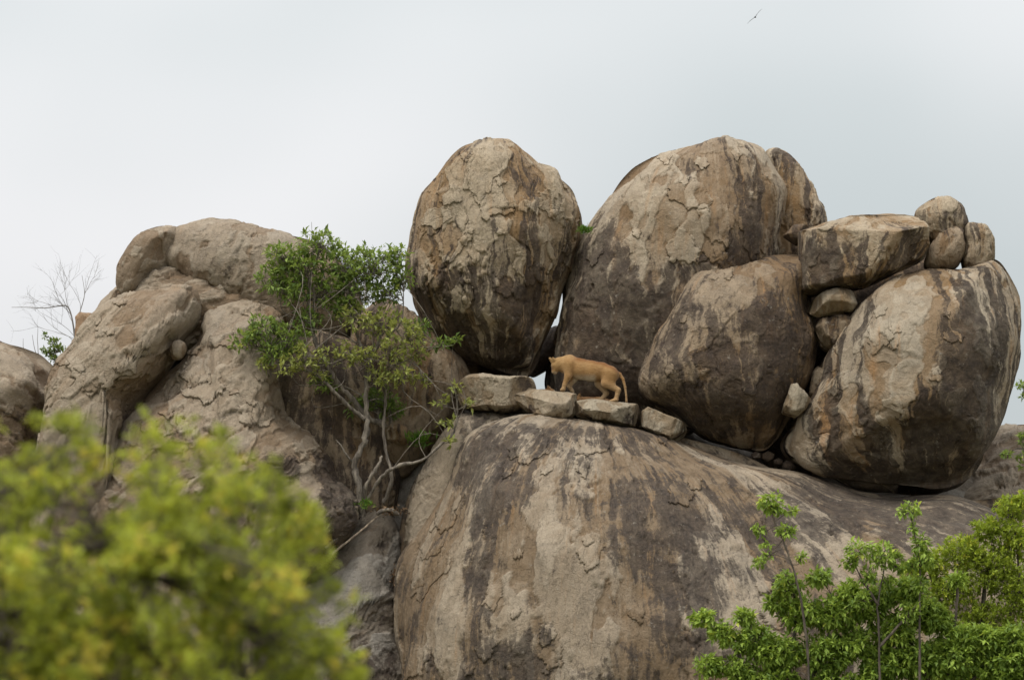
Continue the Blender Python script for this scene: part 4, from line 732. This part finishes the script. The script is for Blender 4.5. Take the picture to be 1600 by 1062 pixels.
# ------------------------------------------------------------------ animals
def surface_nets(F, org, h):
    ins = F < 0; nx, ny, nz = F.shape; acc = np.zeros((nx - 1, ny - 1, nz - 1, 3)); cnt = np.zeros((nx - 1, ny - 1, nz - 1))
    cor = [(i, j, k) for i in (0, 1) for j in (0, 1) for k in (0, 1)]
    sl_ = lambda c: tuple(slice(c[d], F.shape[d] - 1 + c[d]) for d in range(3))
    for a in cor:
        for d in range(3):
            if a[d]: continue
            b = tuple(a[k] + (k == d) for k in range(3)); fa, fb = F[sl_(a)], F[sl_(b)]; x = (fa < 0) != (fb < 0)
            tt = np.where(x, fa / np.where(x, fa - fb, 1), 0)
            for k in range(3): acc[..., k] += np.where(x, a[k] + (tt if k == d else 0), 0)
            cnt += x
    act = cnt > 0; idx = -np.ones(act.shape, int); idx[act] = np.arange(act.sum())
    ijk = np.argwhere(act); v = org + h * (ijk + acc[act] / cnt[act][:, None]); Q = []
    for d in range(3):
        e1, e2 = (d + 1) % 3, (d + 2) % 3
        lo = [slice(1, -1)] * 3; lo[d] = slice(0, -1); hi = list(lo); hi[d] = slice(1, None)
        A = ins[tuple(lo)]; Bm = ins[tuple(hi)]; x = np.argwhere(A != Bm); flip = A[A != Bm]
        off = np.ones(3, int); off[d] = 0; c = x + off
        def at(o1, o2):
            q = c.copy(); q[:, e1] += o1; q[:, e2] += o2; return idx[q[:, 0], q[:, 1], q[:, 2]]
        q = np.stack([at(-1, -1), at(0, -1), at(0, 0), at(-1, 0)], 1); q[~flip] = q[~flip][:, ::-1]; Q.append(q)
    return v, np.concatenate(Q)
def sdf_body(prims, lo, hi, h):
    g_ = [np.arange(lo[k], hi[k] + h, h) for k in range(3)]; G_ = np.stack(np.meshgrid(*g_, indexing='ij'), -1); F = np.full(G_.shape[:3], 1e3)
    for (a, b, ra, rb, ys, k) in prims:
        a = np.array(a, float); b = np.array(b, float); sc = np.array([1, 1 / ys, 1]); p = (G_ - a) * sc; ab = (b - a) * sc
        t = np.clip((p @ ab) / max(ab @ ab, 1e-6), 0, 1); d = np.linalg.norm(p - t[..., None] * ab, axis=-1) - (ra + (rb - ra) * t)
        d = d * min(1.0, (ys + 1) / 2)
        hh = np.clip(0.5 + 0.5 * (F - d) / k, 0, 1); F = F * (1 - hh) + d * hh - k * hh * (1 - hh)
    return surface_nets(F, np.array([x[0] for x in g_]), h)
def fur_mat():
    m, t, b = new_mat('tawny_fur'); geo = N(t, 'ShaderNodeNewGeometry').outputs['Position']
    c = attr_n(t, 'coat_shade', 'Color'); n1 = noise_n(t, vscale(t, geo, (16, 20, 34)), 1.0, 6, 0.75); n2 = noise_n(t, geo, 7, 4)
    c = mix_n(t, ramp_n(t, n1, 0.3, 0.75), mix_n(t, 0.5, c, (0.17, 0.075, 0.02)), c); c = mix_n(t, math_n(t, 'MULTIPLY', ramp_n(t, n2, 0.45, 0.7), 0.25), c, (0.36, 0.24, 0.12))
    t.links.new(c, b.inputs['Base Color']); b.inputs['Roughness'].default_value = 0.85; b.inputs['Specular IOR Level'].default_value = 0.2
    b.inputs['Sheen Weight'].default_value = 0.15
    bp = N(t, 'ShaderNodeBump'); bp.inputs['Distance'].default_value = 0.03; bp.inputs['Strength'].default_value = 0.8; t.links.new(n1, bp.inputs['Height']); t.links.new(bp.outputs[0], b.inputs['Normal'])
    return m
FUR = fur_mat()
def blend(c, m_, col_): return c * (1 - m_[:, None]) + np.array(col_) * m_[:, None]
U = 22.0 / 1600 / 8.1667                       # one modelling unit in metres
def lioness(yl):
    z = lambda x, y, l=0: (x, l, -y)
    N_, F_ = -62, 62
    pr = [(z(575, 325), z(705, 372), 122, 128, 0.80, 1), (z(705, 372), z(850, 398), 128, 130, 0.82, 40), (z(850, 398), z(985, 398), 126, 104, 0.80, 40), (z(985, 398), z(1095, 438), 104, 96, 0.85, 40), (z(1095, 438), z(1140, 455), 92, 72, 0.9, 30),
          (z(585, 245), z(600, 300), 52, 70, 0.9, 40), (z(520, 335), z(575, 340), 88, 100, 0.8, 40), (z(530, 300), z(440, 305), 98, 86, 0.72, 40),
          (z(425, 305), z(398, 325), 72, 66, 0.95, 30), (z(395, 340), z(374, 392, 0), 52, 36, 0.95, 24), (z(392, 370), z(386, 418), 40, 26, 0.95, 20), (z(372, 390), z(360, 408), 28, 22, 1, 12)]
    pr += [(z(565, 320, N_), z(548, 470, N_ - 8), 80, 46, 0.75, 40), (z(548, 470, N_ - 8), z(505, 580, N_), 44, 30, 0.9, 22), (z(505, 580, N_), z(488, 640, N_), 29, 27, 1, 14), (z(490, 642, N_), z(464, 650, N_), 27, 20, 1.1, 12)]
    pr += [(z(600, 400, F_), z(628, 500, F_), 62, 42, 0.8, 40), (z(628, 500, F_), z(566, 588, F_), 40, 28, 0.9, 20), (z(566, 588, F_), z(606, 648, F_), 27, 23, 1, 12), (z(606, 648, F_), z(616, 662, F_), 24, 19, 1.1, 10)]
    pr += [(z(1085, 440, N_ + 10), z(1035, 560, N_), 98, 62, 0.72, 40), (z(1110, 450, N_ + 10), z(1110, 560, N_), 72, 48, 0.75, 40), (z(1040, 565, N_), z(1192, 650, N_), 58, 36, 0.85, 28), (z(1195, 652, N_), z(1168, 768, N_), 34, 27, 0.95, 16), (z(1166, 780, N_), z(1112, 794, N_), 31, 24, 1.1, 16), (z(1112, 794, N_), z(1094, 798, N_), 22, 18, 1.2, 8)]
    pr += [(z(1010, 450, F_), z(945, 555, F_), 84, 50, 0.75, 40), (z(945, 555, F_), z(1046, 678, F_), 48, 34, 0.9, 24), (z(1046, 680, F_), z(985, 756, F_), 33, 26, 1, 16), (z(985, 760, F_), z(920, 768, F_), 27, 19, 1.1, 14)]
    for a, b, ra, rb in [((1165, 420), (1215, 440), 34, 25), ((1215, 440), (1258, 505), 25, 21), ((1258, 505), (1286, 610), 21, 17), ((1286, 610), (1299, 720), 17, 14), ((1299, 720), (1302, 800), 14, 16), ((1302, 800), (1302, 826), 16, 8)]:
        pr.append((z(*a, -4), z(*b, -8), ra, rb, 1, 10))
    # ears: two short cupped cones
    pr += [(z(345, 275, -22), z(322, 240, -30), 26, 17, 0.6, 8), (z(322, 242, -30), z(312, 236, -32), 17, 12, 0.6, 6), (z(372, 262, -48), z(356, 236, -60), 26, 14, 0.6, 8)]
    v, q = sdf_body(pr, (270, -190, -850), (1345, 190, -150), 8.0)
    x, l, y = v[:, 0], v[:, 1], -v[:, 2]
    nz = normals(v, q)[:, 2]
    back = np.interp(x, [330, 480, 590, 620, 850, 1000, 1100, 1190, 1300], [250, 205, 188, 230, 252, 290, 335, 390, 420]); dp = y - back
    c = np.tile(np.array([0.36, 0.212, 0.085]), (len(v), 1))
    c = blend(c, sstep(70, 10, dp) * sstep(600, 680, x), (0.20, 0.082, 0.022))
    c = blend(c, sstep(620, 480, x) * sstep(470, 300, y) * 0.55, (0.42, 0.275, 0.118))
    c = blend(c, sstep(430, 520, y) * sstep(590, 640, x) * sstep(930, 880, x), (0.62, 0.53, 0.40))
    c = blend(c, np.exp(-((x - 612) / 16) ** 2) * sstep(260, 300, y) * sstep(470, 400, y) * 0.45, (0.20, 0.10, 0.035))  # muscle shade behind the shoulder, painted into the fur colour
    c = blend(c, np.exp(-((x - 960 + (y - 400) * 0.25) / 22) ** 2) * sstep(330, 380, y) * sstep(560, 480, y) * 0.4, (0.21, 0.11, 0.04))  # shade of the flank fold before the thigh, painted likewise
    c = blend(c, sstep(520, 640, y) * 0.45, (0.48, 0.35, 0.20))
    c = blend(c, sstep(0, 30, l) * sstep(500, 560, y) * 0.5, (0.48, 0.38, 0.25))
    c = blend(c, sstep(400, 425, y) * sstep(420, 400, x) * 0.8, (0.48, 0.41, 0.31))
    c = blend(c, sstep(375, 350, x) * sstep(395, 385, y) * sstep(330, 345, y) * 0.6, (0.16, 0.08, 0.035))
    c = blend(c, sstep(345, 330, x) * sstep(275, 255, y) * sstep(-40, -20, l), (0.07, 0.04, 0.02))
    c = blend(c, sstep(1280, 1290, x) * sstep(770, 800, y) * 0.7, (0.10, 0.06, 0.03))
    org = P(912, 629.5, yl); w = np.stack([(x - 751) * U, l * U, -(y - 812.6) * U], 1)
    m = build_mesh('lioness', w, q); a = m.attributes.new('coat_shade', 'FLOAT_COLOR', 'POINT'); a.data.foreach_set('color', np.concatenate([c, np.ones((len(c), 1))], 1).astype(np.float32).ravel())
    return tag(link('lioness', m, FUR, org), 'tawny lioness walking along the ledge with her head lowered', 'lioness')
lioness(0.30)
def resting_cub(px, py, yl, label, flip, turn):
    """a lion lying curled behind the ledge stones: body, folded legs, head with two ears"""
    pr = [((0, 0, 95), (170, 0, 90), 95, 100, 1.0, 1), ((170, 0, 90), (330, 0, 80), 100, 80, 1.0, 40), ((0, 0, 100), (-90, 0, 130), 80, 60, 1.0, 40), ((-110, -10, 145), (-135, -15, 140), 62, 56, 1, 30), ((-150, -20, 122), (-190, -25, 108), 40, 28, 1, 20),
          ((-105, -50, 190), (-100, -62, 225), 26, 13, 0.6, 8), ((-105, 40, 190), (-100, 50, 225), 26, 13, 0.6, 8), ((20, -60, 40), (-150, -70, 25), 38, 26, 1, 20), ((20, 60, 40), (-150, 60, 25), 38, 26, 1, 20), ((300, -50, 60), (200, -95, 30), 62, 30, 1, 25), ((200, -95, 30), (120, -100, 22), 28, 24, 1, 14),
          ((380, 0, 50), (430, -60, 25), 22, 16, 1, 14), ((430, -60, 25), (330, -140, 18), 16, 14, 1, 10)]
    v, q = sdf_body(pr, (-240, -200, -20), (480, 180, 260), 9.0)
    c = np.tile(np.array([0.19, 0.10, 0.04]), (len(v), 1)); c = blend(c, sstep(60, 20, v[:, 2]), (0.5, 0.36, 0.19)); c = blend(c, sstep(-160, -185, v[:, 0]), (0.5, 0.38, 0.25))  # fur darkened to paint in the shade behind the ledge stones
    c = blend(c, sstep(205, 222, v[:, 2]) * 0.6, (0.10, 0.06, 0.03))
    if flip: v = v * (-1, 1, 1); q = q[:, ::-1]
    m = build_mesh('resting_lion', v * U, q); a = m.attributes.new('coat_shade', 'FLOAT_COLOR', 'POINT'); a.data.foreach_set('color', np.concatenate([c, np.ones((len(c), 1))], 1).astype(np.float32).ravel())
    o = tag(link('resting_lion', m, FUR, P(px, py, yl)), label, 'lion', 'lions lying behind the ledge stones'); o.rotation_euler.z = turn
resting_cub(917, 643, 1.0, 'lion lying half hidden between the legs of the walking lioness', False, R(8))
resting_cub(846, 631, 1.0, 'lion lying hidden behind the leftmost ledge block, only an ear showing', True, R(-12))

# bird high at the right
def bird():
    y = 30.0; c = P(1180, 27, y); root = tag(empty('bird', c), 'small dark bird gliding in the sky at upper right', 'bird')
    m, t, b = new_mat('bird_plumage'); b.inputs['Base Color'].default_value = (0.055, 0.05, 0.06, 1); b.inputs['Roughness'].default_value = 0.8
    mpp = SPAN / 1600 * 100.0
    pr = [((-30, 0, 0), (30, 0, 0), 14, 17, 1, 1), ((30, 0, 0), (52, 0, 4), 13, 10, 1, 10), ((52, 0, 4), (66, 0, 2), 5, 1, 1, 5), ((-30, 0, 0), (-80, 0, 0), 11, 5, 2.2, 8)]
    v, q = sdf_body(pr, (-95, -30, -26), (75, 30, 26), 4.0); s_ = mpp * 0.075
    ang = R(45); rot = np.array([[math.cos(R(80)), -math.sin(R(80)), 0], [math.sin(R(80)), math.cos(R(80)), 0], [0, 0, 1]])
    roll = np.array([[math.cos(ang), 0, math.sin(-ang)], [0, 1, 0], [math.sin(ang), 0, math.cos(ang)]])
    link('body', build_mesh('body', (v * s_) @ rot.T @ roll.T, q), m, parent=root)
    for sg in (-1, 1):
        st = [(0, 26, -22, 0), (60, 30, -24, 14), (120, 22, -22, 22), (180, 4, -26, 20), (225, -22, -34, 12)]; V = []
        for (l, le, te, zz) in st:
            for th_ in (3, -3): V += [(le, sg * l, zz + th_ * (1 - l / 300)), (te, sg * l, zz + th_ * 0.3)]
        V = np.array(V, float); Fq = []
        for k in range(4):
            a, b_ = 4 * k, 4 * k + 4
            Fq += [(a, a + 1, b_ + 1, b_), (a + 3, a + 2, b_ + 2, b_ + 3), (a, b_, b_ + 2, a + 2), (a + 1, a + 3, b_ + 3, b_ + 1)]
        Fq += [(16, 17, 19, 18)]
        link('wing', build_mesh('wing', (V * s_) @ rot.T @ roll.T, Fq), m, parent=root)
bird()
